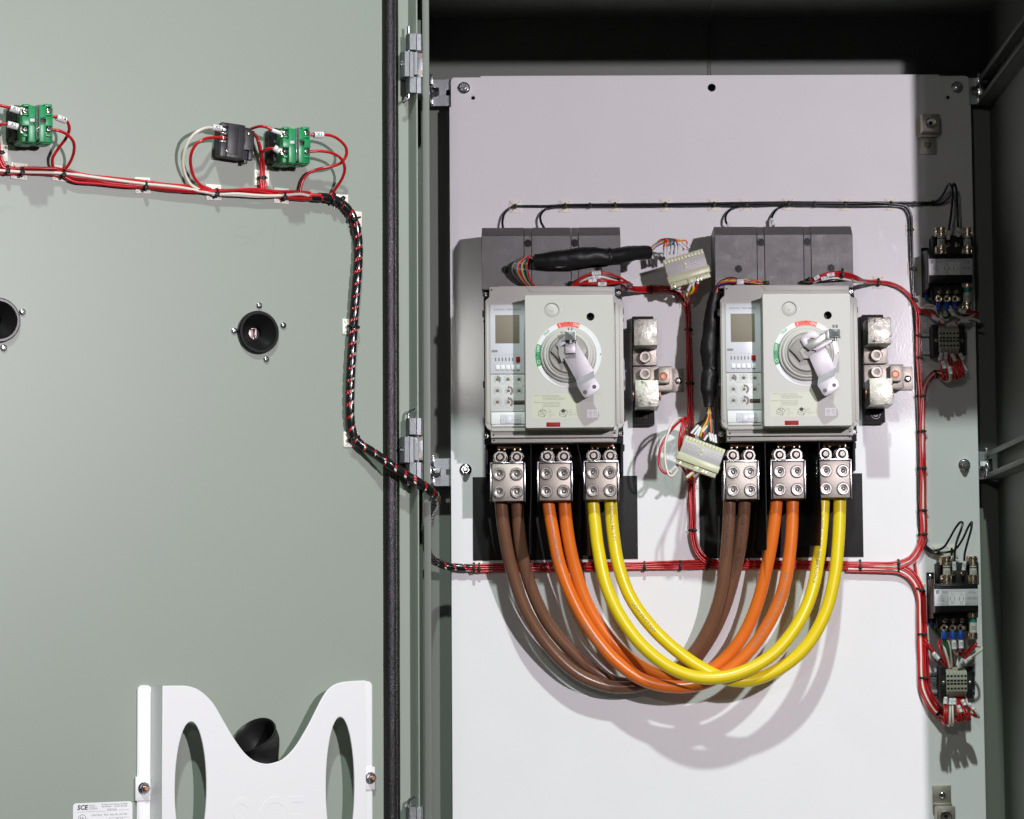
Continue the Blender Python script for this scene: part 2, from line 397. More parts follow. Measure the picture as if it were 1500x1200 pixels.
# hinges
def hinge(y, bent_up):
    F.off = PF.p(605, y, FD, True)-PF.p(605, 93, FD, True)
    h = None
    n0 = FD-20
    h = bpy.data.objects.new('hinge', None); COL.objects.link(h); h.parent = enc; q = F.p(605, 93, FD); h.location = world(enc).inverted() @ (F.M @ q); h.empty_display_size = .01
    def block(x0, x1, y0, y1, n1, ch):
        a, d = F.p(x0, (y0+y1)/2, n1).x, F.p(x1, (y0+y1)/2, n1).x; v1, v0 = F.p(600, y0, n1).y, F.p(600, y1, n1).y
        pr = [(a, n0), (a, n1-ch), (a+ch*.75, n1), (a+(d-a)*.62, n1), (a+(d-a)*.68, n1-1.6), (d-1, n1-4), (d, n1-8), (d, n0)]
        m = len(pr); bb = MB(); bb._add([(u_, v0, n_) for u_, n_ in pr]+[(u_, v1, n_) for u_, n_ in pr], [tuple(range(m)), tuple(range(2*m-1, m-1, -1))]+[(j, (j+1) % m, m+(j+1) % m, m+j) for j in range(m)])
        bmesh.ops.bevel(bb.bm, geom=bb.bm.edges[:], offset=.4, segments=1, affect='EDGES'); return bb
    block(594, 618, 49, 73, FD+33, 7).build('knuckle', ZINC, h, angle=12)
    block(594, 618, 112.5, 136, FD+33, 7).build('knuckle', ZINC, h, angle=12)
    b = block(585, 607, 75, 112, FD+38, 9); b.pbox(606, 77, 611.5, 110, n0, FD+34, .8); b.build('door_leaf', ZINC, h, angle=12)
    b = MB(); b.pbox(608, 73, 619, 113, n0, FD+12, .6); b.build('frame_leaf', ZINC, h)
    b = MB()
    for yy in (81, 106):
        q = F.p(615, yy, FD+12); b.cyl((q.x, q.y, FD+12), 4, 0, .5)
    b.build('weld_spot', mat('heat_tinted_zinc', (.40, .34, .31), .5, .6), h)
    b = MB(); q = F.p(589, 93, FD+35); b.lathe((q.x, q.y, FD+32.2), [(3.2, 0), (3.2, 2), (2.2, 2.2), (.5, .6)], 14); b.build('set_screw', ZINCS, h)
    q = F.p(598.5, 49, FD+24); r = F.p(598.5, 136, FD+24)
    if not bent_up: pts = [(q.x, q.y+9, FD+24), (q.x, q.y-2, FD+24), (r.x, r.y-3, FD+24), (r.x-.5, r.y-7, FD+24), (r.x-7, r.y-13, FD+27)]
    else: pts = [(q.x+9, q.y+11, FD+27), (q.x+1, q.y+6, FD+24), (q.x, q.y-2, FD+24), (r.x, r.y-10, FD+24)]
    b = MB(); b.tube(pts, 1.9, 10, 2); b.build('hinge_pin', ZINCS, h)
    F.off = Vector()
hinge(93, False); hinge(652, True); hinge(1218, True)

# ------------------------------------------------------------------ DOOR
F = DF
du0 = -1150.0; du1 = DF.p(599.5, 600).x
dzt, dzb = 720.0, -760.0
dr = MB()
_q = [DF.p(378.8, 486.8, 4), DF.p(-3, 469, 4)]
dr.plate([(du0, dzb), (du1, dzb), (du1, dzt), (du0, dzt)], [circ(q_.x, q_.y, 25.5, 40) for q_ in _q], -2.5, 0, .05)
door = dr.build('door', DOORP, enc)
b = MB(); b.box(du1, dzb, -2.5, du1+2.2, dzt, 24, .9); b.build('edge_flange', DOORP, door)
g0 = DF.p(562.5, 600, 4).x; g1 = DF.p(585.5, 600, 4).x
# foam gasket: D shaped strip with a low shoulder
prof = []
W = g1-g0
for i in range(27):
    x_ = i/26; prof.append((g0+W*x_, .2+10.0*max(0, 1-(2*x_-1)**2)**.42+.9*math.exp(-((x_-.70)/.05)**2)))
vs, fs = [], []; K = 150; n_ = len(prof)
for j in range(K+1):
    z = dzb+(dzt-dzb)*j/K
    yb = noise.noise(Vector((z*.012, 3, 1)))*.8
    bulge = 1+.05*math.exp(-((z-582)/12)**2)
    for (u, n) in prof: vs.append(((u-(g0+g1)/2)*bulge+(g0+g1)/2+yb*.3, z, n*bulge+noise.noise(Vector((u*.2, z*.05, 0)))*.25))
for j in range(K):
    for i in range(n_-1): fs.append((j*n_+i, j*n_+i+1, (j+1)*n_+i+1, (j+1)*n_+i))
b = MB(); b._add(vs, fs); b.build('gasket', RUBBER, door, angle=60)
# pencil marks left by the fitter
def stroke(pts, wd=.35):
    b = MB(); path = catmull([DF.p(x, y, .05) for x, y in pts], 1.0)
    vs, fs = [], []
    T, N = frames_along(path)
    for i, p in enumerate(path):
        sd = T[i].cross(Vector((0, 0, 1))); wv = wd*(.7+.5*noise.noise(p*.3))
        vs += [p+sd*wv+Vector((0, 0, .06)), p-sd*wv+Vector((0, 0, .06))]
    for i in range(len(path)-1): fs.append((2*i, 2*i+1, 2*i+3, 2*i+2))
    b._add(vs, fs); b.build('pencil_mark', PENCIL, door, smooth=False)
stroke([(363, 333), (355, 332), (346, 338), (343, 344), (353, 347), (366, 349), (362, 355), (350, 361)])
stroke([(369, 341), (372, 357), (377, 346), (380, 340), (383, 344), (385, 336)]); stroke([(403, 326), (401, 345), (399, 359)])
stroke([(0, 308), (3, 304), (7, 303)]); stroke([(0, 312), (8, 306), (17, 303), (20, 306)], .25)
F = PF

# ------------------------------------------------------------------ MOUNTING PANEL
pan = thing('mounting_panel', F.p(1045, 1180, 0), 'white painted steel back plate bolted inside the cabinet behind both breakers', 'panel')
c = lambda x, y: F.p(x, y, 0).xy
xl = c(660.3, 640).x; xr = c(1431.8, 600).x; yt = c(1040, 110).y; yb_ = -740
s2 = 2.2; nt = 44
def corner(cx, cy, sx, sy, r=6): return [(cx+sx*(-r+r*math.cos(R(a))), cy+sy*(-r+r*math.sin(R(a)))) for a in (0, 22, 45, 67, 90)]
out = [(xl, yb_), (xr, yb_), (xr, yt-nt-s2), (xr-s2, yt-nt-s2)] + corner(xr-s2, yt-s2, 1, 1) + [(xr-nt-s2, yt-s2), (xr-nt-s2, yt), (xl+nt+s2, yt), (xl+nt+s2, yt-s2)] + corner(xl+s2, yt-s2, -1, 1)[::-1] + [(xl+s2, yt-nt-s2), (xl, yt-nt-s2)]
holes = []
for (x, y, r) in ((1042.5, 128.3, 5.8), (693, 143.5, 2.7), (1388.8, 143, 2.7), (1414, 1000, .9)): 
    q = c(x, y); holes.append(circ(q.x, q.y, r))
b = MB(); b.plate(out, holes, -3, 0, .9)
b.build('steel_plate', PANELP, pan)
b = MB(); b.box(xl, yb_, -20, xl+2.5, yt-nt-4, -2.6, .3); b.box(xr-2.5, yb_, -20, xr, yt-nt-4, -2.6, .3); b.box(xl+nt+4, yt-2.5, -20, xr-nt-4, yt, -2.6, .3)
b.build('folded_edge', PANELP, pan)
for (x, y) in ((679.5, 128.5), (1402.5, 127.5), (682, 688), (1413, 681)):
    q = F.p(x, y, 3)
    b = MB(); b.lathe((q.x, q.y, 0), [(8.8, 0), (8.8, 1.2), (7.2, 2.6), (6.6, 3)], 28); b.hexa((q.x, q.y, 2.6), 6.9, 0, 6)
    nut = b.build('flange_nut', ZINCS, pan)
    b = MB(); b.lathe((q.x, q.y, 8), [(3.6, 0), (3.6, 4.5), (3, 5.2), (2.6, 5.2), (2.2, 4.8)], 18); b.build('stud', ZINCS, nut)
# scuffs in the paint
b = MB()
for (x0, y0, x1, y1, n) in ((1300, 510, 1330, 447, 1), (1275, 300, 1284, 300, 1), (1050, 320, 1056, 318, 2), (1288, 338, 1291, 352, 2), (765, 282, 770, 295, 2), (1308, 360, 1312, 368, 2)):
    for k in range(n):
        p = F.p(x0+k*2, y0, .1); q = F.p(x1+k*3, y1, .1); d = (q-p).normalized(); sd = Vector((-d.y, d.x, 0))*.28
        b._add([p+sd, p-sd, q-sd*.4, q+sd*.4], [(0, 1, 2, 3)])
b.build('paint_scuff', mat('bare_scuff', (.88, .88, .88), .25), pan, smooth=False)

# ------------------------------------------------------------------ INSULATING SHEETS
for (x0, y0, x1, y1, lb) in ((692.5, 698, 934, 820, 'black fibre insulating sheet behind the lugs of the left breaker'), (1024.5, 694.5, 1264, 817, 'black fibre insulating sheet behind the lugs of the right breaker')):
    b = MB(); b.pbox(x0, y0, x1, y1, .2, 1.4, .1); tag(b.build('insulating_sheet', FISH), lb, 'insulating sheet', 'insulating sheets under the breaker lugs')

# ------------------------------------------------------------------ CIRCUIT BREAKERS
OFFB = PF.p(1047, 333.5, 105, True)-PF.p(705.5, 335, 105, True); OFFB.z = 0
def breaker(k):
    F.off = OFFB*k
    N1, N2 = 130.0, 174.0
    rt = thing('circuit_breaker', F.p(810, 640, 0), ['large grey circuit breaker on the left with its lock arm pointing straight up', 'large grey circuit breaker on the right with its lock arm swung to upper right'][k], 'circuit breaker', 'moulded case circuit breakers')
    b = MB(); b.pbox(709, 421, 912, 650, 2, 100, 1); b.pbox(711, 640, 913, 697, 2, 38, 1)
    for i in range(3): b.pbox(712+i*69, 651, 777+i*69, 660, 38, 66, 1)
    b.pbox(711, 640, 714.5, 692, 30, 82, .8); b.pbox(909, 640, 912.5, 692, 30, 82, .8)
    b.build('base', BLKM, rt)
    # terminal cover in three bays
    xs = [(705.5, 767.6), (779, 836.5), (847.5, 909)]
    for (x0, x1) in xs:
        a = F.p(x0, 380, 105).x; d = F.p(x1, 380, 105).x; t = F.p(800, 333.5, 82).y; m = F.p(800, 345, 105).y; bo = F.p(800, 424, 105).y
        b = MB(); prof = [(t, 2), (t, 82), (m, 105), (bo, 105), (bo, 2)]
        vs = [(a, v, n) for v, n in prof]+[(d, v, n) for v, n in prof]
        b._add(vs, [(0, 1, 2, 3, 4), (9, 8, 7, 6, 5)]+[(i, (i+1) % 5, 5+(i+1) % 5, 5+i) for i in range(5)])
        bmesh.ops.bevel(b.bm, geom=b.bm.edges[:], offset=.5, segments=1, affect='EDGES')
        b.build('terminal_cover', COVER, rt, angle=12)
    for (x0, x1) in ((767.6, 779), (836.5, 847.5)):
        b = MB(); a = F.p(x0, 380, 105).x+.35; d = F.p(x1, 380, 105).x-.35
        prof = [(t-.3, 2), (t-.3, 81), (m-.3, 104.3), (bo, 104.3), (bo, 2)]
        vs = [(a, v, n) for v, n in prof]+[(d, v, n) for v, n in prof]
        b._add(vs, [(0, 1, 2, 3, 4), (9, 8, 7, 6, 5)]+[(i, (i+1) % 5, 5+(i+1) % 5, 5+i) for i in range(5)])
        bmesh.ops.bevel(b.bm, geom=b.bm.edges[:], offset=.4, segments=1, affect='EDGES')
        b.build('cover_rib', COVER, rt, angle=12)
    for (x, y) in ((773.5, 356.5), (842, 356), (740, 395.5), (876.5, 394.5)):
        q = F.p(x, y, 105); z = 105
        b = MB(); b.lathe_open((q.x, q.y, z), [(5.6, -.1), (5.2, .7), (4.2, .7), (3.6, -.05)], 20); b.lathe((q.x, q.y, z-1), [(3.9, .2), (3.9, 1.15)], 20)
        sc = b.build('cover_screw', BLKPL, rt)
        b = MB(); b.lathe((q.x, q.y, z+.1), [(2.6, 0), (2.6, .9), (1.9, 1.4), (1.1, 1.4), (.9, .8)], 14); b.build('screw_head', BLKPL, sc)
    # body
    o = pp([(717, 420), (731, 420), (731, 419.2), (850, 419.2), (850, 419.8), (900.5, 419.8), (901, 433), (905, 437), (910, 438.5), (912.5, 441), (914.5, 620), (911.5, 625), (906, 628), (905, 640.5), (719, 641.5), (718.5, 631), (713, 627), (711, 622), (710.5, 441), (713, 438.5), (716.5, 435)], N1)
    b = MB(); b.prism(o, 96, N1, 1.0); b.build('body', BODY, rt)
    b = MB(); b.prism(pp([(771, 420.8), (899, 420.5), (899, 427.5), (777, 428.5)], N1), N1-.5, N1+1, .4)
    b.pbox(901.8, 443, 905.8, 623, N1-1, N1+3.5, .6); b.pbox(907.5, 446, 911.5, 619, N1-1, N1+1.5, .4); b.pbox(712.5, 446, 715.5, 619, N1-1, N1+2, .5)
    b.pbox(720, 626.8, 903, 631.5, N1-1, N1+4.5, .8)
    b.build('body_rib', BODY, rt)
    b = MB(); b.pbox(719.5, 641, 903.5, 648.2, 70, 122, .8); b.build('lower_ledge', BODY, rt)
    b = MB()
    for (x, y, n) in ((720, 425, N1), (896, 422.5, N1), (723, 637.5, N1), (900, 634.5, N1), (723.5, 645, 122), (900.5, 643, 122)):
        q = F.p(x, y, n); b.lathe((q.x, q.y, n), [(1.3, -.5), (1.3, .12)], 12)
    b.build('pin_hole', BLKPL, rt)
    for (x, y) in ((709.5, 460), (710.5, 563.5), (711.5, 617), (910.5, 456.5), (912, 562), (913, 613)):
        s = -1 if x < 800 else 1
        q = F.p(x, y, N1-4); b = MB()
        b.cyl((q.x-s*.5, q.y-2.2, N1-10), 3.6, 0, 9, 14); b.box(q.x-3, q.y-1, N1-10, q.x+3, q.y+5, N1-2, 1)
        b.build('side_clip', BLKPL, rt)
    b = MB()
    for (x, y) in ((709.5, 470.5), (710, 489), (912.5, 468), (913, 486)):
        q = F.p(x, y, N1-8); b.cyl((q.x, q.y, 100), 1.5, 0, N1-108.0)
    b.build('rivet', BLKPL, rt)
    for (x, y) in ((711.5, 432), (906, 430), (713.5, 638.5), (909, 635.5)):
        screw(x, y, 100, 4.6, ZINCS, rt, 6)
    # trip unit
    b = MB(); b.pbox(718, 446.5, 769.5, 547.5, N1-1, N1+2, .5); b.build('trip_unit', TRIPW, rt); tu = COL.objects[-1] if False else bpy.context.scene.collection.objects[-1]
    z = N1+2
    b = MB(); b.pbox(725.5, 461.5, 761, 503, z-.5, z+.35, .1); b.build('display', DISP, tu)
    b = MB(); b.pbox(720, 512.8, 729, 516.2, z-.3, z+.15, 0); b.build('rating_sticker', INKG, tu)
    b = MB(); b.ptext('DIGITAL TRIP RELAY', 743.5, 453.7, z, 2.5, wide=1.22, off=.05)
    b.ptext('TM', 764.5, 449.5, z, 1.0)
    for x, t in ((725.5, 'Alarm'), (731, 'OP'), (736, '—'), (741, 'Test'), (746, 'No.'), (751.5, 'Comm'), (758.5, 'Reset')): b.ptext(t, x, 520, z, 1.25)
    for x in (728.8, 736, 743.5, 751, 758.5): b.ptext('△' if False else 'V', x, 533, z, 1.0)
    for x in (741, 746, 758.5): b.ptext('Set', x, 517.8, z, .8)
    b.build('printed_text', INKG, tu)
    for i in range(6):
        x = 726+i*5; b = MB(); b.pbox(x-.8, 524, x+.8, 529, z-.3, z+.2, .1); b.build('indicator_slot', DGREY, tu)
    b = MB(); b.pbox(755.8, 522.5, 762, 529.8, z-.5, z+2.2, .5); b.build('red_button', REDB, tu)
    for i in range(5):
        x = 726+i*7.5; b = MB(); b.pbox(x, 535, x+5.8, 541.7, z-.5, z+1.6, .5); b.build('push_button', TRIPB, tu)
    b = MB(); b.pbox(718.8, 549, 769.8, 602.5, N1-1, N1+1.6, .4); b.build('dial_plate', TRIPG, rt); dp = bpy.context.scene.collection.objects[-1]
    z = N1+1.6
    for (x, y, crescent) in ((728.7, 556, 1), (744, 556, 0), (760.3, 556, 0), (728.7, 572.7, 0), (745, 572.7, 2), (760.2, 572.7, 0), (728.7, 589.3, 0), (745, 589.3, 2)):
        q = F.p(x, y, z); q.z = z
        b = MB(); b.ring((q.x, q.y, z), 2.0, 1.5, -.2, .25, 16); b.cyl((q.x, q.y, z), 1.5, -.2, .35, 14, .1)
        sp = 5.6 if not crescent else 5.2
        for t in range(11):
            a = R(-140+t*28+90-0); ca, sa = math.cos(a), math.sin(a)
            if crescent == 2 and -100 < math.degrees(a)-0 < 75: continue
            M = Matrix.Translation((q.x, q.y, z)) @ Matrix.Rotation(a, 4, 'Z')
            b.box(1.9, -.26, -.1, 4.3, .26, .06, 0, M); b.box(sp-.4, -.42, -.1, sp+.6, .42, .06, 0, M)
        if crescent:
            r1, r0_ = (7.0, 3.6) if crescent == 2 else (4.6, 2.8)
            for t in range(8):
                a0, a1 = R(100-t*21), R(100-(t+1)*21+4)
                b._add([(q.x+r*math.cos(a), q.y+r*math.sin(a), z+.06) for r, a in ((r0_, a0), (r1, a0), (r1, a1), (r0_, a1))], [(0, 1, 2, 3)])
        b.box(q.x-1.4, q.y-.2, z+.3, q.x+1.4, q.y+.2, z+.45, 0, Matrix.Translation((q.x, q.y, 0)) @ Matrix.Rotation(R(35+x*3), 4, 'Z') @ Matrix.Translation((-q.x, -q.y, 0)))
        b.build('dial', INKB, dp)
    b = MB()
    for (x, y, t) in ((722.5, 551.5, 'IR'), (738, 551.5, 'tR'), (753.5, 551.5, 'Ip'), (723, 568, 'Isd'), (738.5, 568, 'tsd'), (754, 568, 'li'), (722.5, 585, 'Ig'), (738.5, 585, 'tg'), (735, 561.5, 'xIn (A)'), (744, 563.6, 'x In'), (757, 563.4, 's at 6'), (736, 579, 'x In (A)'), (728.5, 581.3, 'x Ir'), (760, 579, 'Neutral'), (736, 595.7, 'x In (A)'), (728.5, 598.3, 'x In'), (744, 581, 'sec'), (744, 597.5, 'sec')): b.ptext(t, x, y, z, 1.05)
    p0, p1 = F.p(733, 562.8, z), F.p(763, 562.5, z); b.box(p0.x, p0.y-.12, z-.1, p1.x, p0.y+.12, z+.06)
    b.build('printed_text', INKG, dp)
    b = MB(); b.pbox(752.8, 586.6, 768.5, 592.8, z-.3, z+.3, .1)
    for i in range(6): b.pbox(754+i*2.3, 588, 755.5+i*2.3, 591.5, z+.2, z+.5, .1)
    b.build('dark_window', mat('dark_brown_window', (.05, .035, .02), .4), dp)
    b = MB(); q = F.p(766, 564.3, z); b.cyl((q.x, q.y, z), 1.9, -.2, .5); b.build('blind_plug', SILVERL, dp)
    b = MB(); b.pbox(719.6, 604, 769.8, 621.5, N1-1, N1+4, .7); b.pbox(720.5, 621, 769.8, 624.8, N1-1, N1+2.5, .5)
    b.build('rating_plug', TRIPB, rt); rp = bpy.context.scene.collection.objects[-1]
    z = N1+4
    b = MB(); b.pbox(732.5, 607, 763.5, 620.5, z-.5, z+.7, .3); b.pbox(741, 608.5, 748, 620, z+.2, z+1.6, .5); b.build('plug_insert', TRIPW, rp)
    b = MB(); b.ptext('In=1200A', 755.5, 615, z+.7, 1.9); b.ptext('II', 737.5, 615, z+.7, 2.2); b.pbox(733, 614, 733.6, 618, z+.5, z+.8, 0); b.pbox(763, 614, 763.6, 618, z+.5, z+.8, 0); b.build('printed_text', INKG, rp)
    # operator box: front sheet with a real hole, four walls
    b = MB()
    a = F.p(769.3, 530, N2).x; d = F.p(899.3, 530, N2).x; t = F.p(834, 432.3, N2).y; m = F.p(834, 626.8, N2).y
    hq = F.p(865, 464, N2); cq = F.p(808, 454.7, N2)
    b.plate(rounded(a, m, d, t, 2.2, 3), [circ(hq.x, hq.y, 5.2), circ(cq.x, cq.y, 10.3, 32)], N2-3, N2, .8)
    b.box(a+.4, m+.4, N1-4, a+3, t-.4, N2-2.2); b.box(d-3, m+.4, N1-4, d-.4, t-.4, N2-2.2); b.box(a+.4, t-3, N1-4, d-.4, t-.4, N2-2.2); b.box(a+.4, m+.4, N1-4, d-.4, m+3, N2-2.2)
    ob = b.build('operator_box', BOXP, rt)
    b = MB(); b.lathe_open((hq.x, hq.y, N2), [(5.6, .1), (5.1, .2), (5.0, -8)], 24); b.lathe((hq.x, hq.y, N2-20), [(9, 0), (9, 3)], 16)
    b.build('key_hole', BLKPL, ob)
    b = MB(); b.lathe((cq.x, cq.y, N2), [(10.6, -3.4), (10.6, -2.4), (9, -1.6), (8.4, -1.2), (2.2, -1.2), (1.6, -.6), (.4, -.6)], 36); b.build('blanking_disc', BOXP, ob)
    b = MB(); b.ptext('▷' if False else '<', 823, 454.5, N2, 3); b.build('arrow_mark', WPRINT, ob)
    # dial ring
    cq = F.p(832.7, 519.7, N2); cq.z = N2; C3 = Vector((cq.x, cq.y, N2))
    def sector(a0, a1, r1, r0_, z0, z1):
        bb = MB(); K = max(3, int(abs(a1-a0)/5)); vs = []
        for i in range(K+1):
            an = R(a0+(a1-a0)*i/K)
            for (r, zz) in ((r0_, z0), (r1, z0), (r1, z1), (r0_, z1)): vs.append((C3.x+math.cos(an)*r, C3.y+math.sin(an)*r, zz))
        fs = []
        for i in range(K):
            for j in range(4): fs.append((4*i+j, 4*i+(j+1) % 4, 4*i+4+(j+1) % 4, 4*i+4+j))
        fs += [(3, 2, 1, 0), (4*K, 4*K+1, 4*K+2, 4*K+3)]
        bb._add(vs, fs); return bb
    S_ = px2mm(N2)
    sector(0, 359.99, 48.3*S_, 41.3*S_, N2-.3, N2+.35).build('indicator_ring', RINGW, rt); ir = bpy.context.scene.collection.objects[-1]
    sector(69, 110.5, 48.4*S_, 41.1*S_, N2, N2+.5).build('red_sector', REDP, ir); sector(160.5, 201, 48.4*S_, 41.1*S_, N2, N2+.5).build('green_sector', GRNP, ir)
    b = MB(); q = lambda x, y: F.p(764+x/10, 425+y/10, N2+.5)
    p = q(795, 514); b.text('ON', (p.x, p.y, N2+.55), 5.4, R(-14), 'CENTER')
    p = q(563, 520); b.text('I', (p.x, p.y, N2+.55), 5.4, R(16), 'CENTER', off=.12)
    p = q(248, 860); b.text('OFF', (p.x, p.y, N2+.55), 5.4, R(80), 'CENTER')
    p = q(254, 1052); b.ring((p.x, p.y, N2+.5), 2.5, 1.7, 0, .12)
    b.build('ring_lettering', WPRINT, ir)
    b = MB(); p = q(368, 632); b.text('TRIP', (p.x, p.y, N2+.4), 5.4, R(45), 'CENTER', off=.06); b.build('ring_lettering', GRNP, ir)
    b = MB()
    for (x, y) in ((687, 482), (1157, 942), (222, 950)):
        p = q(x, y); b.cyl((p.x, p.y, N2+.4), .9, 0, .4, 10)
    b.build('index_dot', INK, ir)
    # rotary handle
    b = MB(); b.lathe((C3.x, C3.y, N2), [(39.2, 0), (39.2, 4), (37.6, 5.5), (35.6, 5.5), (35.2, 9), (33.5, 10.2), (31.2, 10.2), (30.8, 12), (28, 13)], 56)
    hd = b.build('rotary_handle', BOXP, rt)
    b = MB(); b.lathe((C3.x, C3.y, N2+13), [(28, -1), (28, 1), (26, 3), (22, 3)], 48); b.build('handle_collar', MGREY, hd)
    Z = N2+16
    b = MB()
    b.prism([(C3.x+x, C3.y+y) for x, y in ((-25, 3), (-20, 11), (-12, 19), (0, 23), (11, 20), (10, 6), (23, 11), (26, 2), (20, -10), (8, -8), (2, -6), (-10, -14), (-17, -5))], Z-3, Z+6.5, 1.5)
    b.build('grip', MGREY, hd)
    b = MB(); b.lathe((C3.x, C3.y, Z), [(12, 0), (12, 6.8), (10.8, 7.6)], 6); b.build('grip_boss', MGREY, hd)
    # lock blade with a joggle and a screwed foot
    PL = lambda x, y, n: Vector((F.p(x, y, n).x, F.p(x, y, n).y, n))
    zb, zf = N2+26, N2+32
    def sheet(pts2, n, t=1.6):
        bb = MB(); bb.prism([F.p(x, y, n).xy for x, y in pts2], n-t, n, .25); return bb
    bl = [(826.2, 525), (841, 517.5), (843.5, 514), (843.5, 499), (869.5, 543), (844, 557.2)] if k == 0 else [(834, 524.6), (858.5, 510.4), (873.5, 541.5), (848, 555.8)]
    bd = sheet(bl, zb).build('lock_blade', IRID, rt)
    if k == 0: up = [(813.5, 504.5), (828, 491.5), (838, 490), (838, 500), (828, 503.5), (824, 506), (818.5, 510)]
    else: up = [(821.5, 500), (823, 496), (839, 485.5), (844, 486), (851, 494), (846, 499), (838, 497), (832, 501), (834, 511), (828, 511)]
    sheet(up, zb).build('lock_ring', IRID, bd)
    b = MB()
    e0, e1 = (PL(844, 557.2, zb), PL(869.7, 543, zb)) if k == 0 else (PL(848, 555.8, zb), PL(873.5, 541.5, zb)); f0, f1 = PL(846, 566.5, zf), PL(871, 553, zf)
    tt = Vector((0, 0, -1.6)); b._add([e0, e1, f1, f0, e0+tt, e1+tt, f1+tt, f0+tt], [(0, 1, 2, 3), (7, 6, 5, 4), (0, 4, 5, 1), (1, 5, 6, 2), (2, 6, 7, 3), (3, 7, 4, 0)])
    b.build('joggle', IRID, bd)
    ft = [(846, 566.5), (871, 553), (877.5, 563), (878.7, 568), (877, 572.5), (861, 582), (857, 583), (853.5, 580)]
    b = sheet(ft, zf); fo = b.build('lock_foot', IRID, bd)
    for (x, y) in ((857, 574.5), (870.5, 566.7)):
        q_ = PL(x, y, zf); b = MB(); b.lathe_open(q_, [(2.9, -.1), (2.8, .5), (2.0, .5), (1.8, -.1)], 16); b.cyl(q_, 1.8, 0, .9, 12); b.build('screw', DGREY, bd)
    if k == 0:
        b = sheet([(818, 509.5), (826.5, 507.5), (826, 523), (823, 531), (818.5, 520)], zb+.8, 1.2); b.build('lock_tab', MGREY, bd)
    # lock arm and barrel
    am = [(828, 503), (843, 503), (843, 517), (828, 517.8)] if k == 0 else [(826.5, 509), (861, 486.5), (862.5, 497), (835.5, 516)]
    b = sheet(am, zb+6, 2.2); b.build('lock_arm', IRID if k == 0 else mat('mirror_steel', (.24, .25, .23), .32, .45), bd)
    if k == 1: sheet([(839, 514.5), (862, 499), (872, 500.5), (846, 516)], zb+3, 1.2).build('lock_tab', IRID, bd)
    c2 = PL(835.7, 491.8, zb+10) if k == 0 else PL(872.5, 490, zb+10)
    BZ = mat('barrel_zinc', (.30, .32, .31), .4, .55)
    b = MB(); b.prism([(c2.x+x, c2.y+y) for x, y in ((-7.2, -6.5), (7.2, -6.5), (7.4, 4), (7.4, 6.6), (-7.4, 6.6), (-7.4, 4))], zb+2, zb+14, .8)
    b._add([Vector((c2.x+x, c2.y+y, zb+z_)) for x, y, z_ in ((-6.4, 5.8, 14.02), (6.4, 5.8, 14.02), (0, 1, 17), (-6.4, -5.6, 14.02), (6.4, -5.6, 14.02))], [(0, 2, 1), (0, 3, 2), (1, 2, 4), (3, 4, 2)])
    b.build('lock_barrel', BZ, bd, angle=15)
    if k == 1: sheet([(859, 485.5), (865, 484), (865, 498.5), (859, 498.5)], zb+9, 1.4).build('barrel_bracket', BZ, bd)
    b = MB()
    for x_ in (-2.2, 2.2): b.tube([(c2.x+x_, c2.y+4, zb+9), (c2.x+x_, c2.y+11.5, zb+9)], 1.5, 10)
    b.tube([(c2.x, c2.y-5, zb+9), (c2.x, c2.y-11, zb+9)], 2.6, 12); b.build('lock_pin', BZ, bd)
    # printed labels
    z = N2
    b = MB(); b.pbox(779, 577, 849.5, 613, z-.1, z+.12, 0); lb = b.build('caution_label', YLAB, rt)
    b = MB(); z += .14
    lines = ['1.CAUTION  1. In case of operating the breaker, please open', '                   the trip button when opening the breaker.',
             '                2. In case of opening or closing the door, please open', '                   or close the door after turning the handle to OFF.', '',
             '2.ATENCION 1. Cuando opere el interruptor, abra la cubierta', '                    de disparo despues de abrir el interruptor.', '                 2. Cuando abra o cierre la puerta, gire la', '                   palanca a la posicion OFF antes de abrir.']
    for i, t in enumerate(lines):
        if t: b.ptext(t.strip(), 781 if t[0] != ' ' else 795, 579.4+i*2.05, z, 1.3, align='LEFT', wide=.8)
    for (x, y, t) in ((803, 600.5, 'For case of'), (803, 602.5, 'opening'), (803, 604.6, 'the breaker'), (803, 607.5, 'Posicion de disparo'), (803, 609.6, 'para abrir'), (833, 600.5, 'For case of'), (833, 602.5, 'closing'), (833, 604.6, 'the breaker'), (833, 607, 'Posicion de apertura'), (833, 609, 'de puerta')): b.ptext(t, x, y, z, 1.0, align='LEFT', wide=.9)
    b.build('label_print', INKB, lb)
    b = MB()
    for x in (794, 825):
        for (p0, p1) in (((-5, 603), (1, 600)), ((1, 600), (7, 603)), ((-5, 603), (-5.5, 609)), ((-5.5, 609), (3, 611)), ((3, 611), (7, 603)), ((-5, 606), (3.5, 608)), ((3.5, 608), (3, 611)), ((-1, 605), (1, 598.5)), ((2, 604), (5, 600)), ((-2, 604), (-3, 600)), ((0, 606), (4, 605)), ((-3, 602), (2, 604.5))):
            q0, q1 = F.p(x+p0[0], p0[1], z), F.p(x+p1[0], p1[1], z); dd = (q1-q0).normalized(); sd = Vector((-dd.y, dd.x, 0))*.22
            q0.z = q1.z = z+.02; b._add([q0+sd, q0-sd, q1-sd, q1+sd], [(0, 1, 2, 3)])
    q = F.p(825, 602, z); b.cyl((q.x, q.y, z), 2.6, -.1, .05, 16); b.build('label_drawing', INK, lb)
    b = MB(); b.pbox(860, 600, 876, 611.7, N2-.1, N2+.12, 0); lb = b.build('certification_label', LABEL, rt)
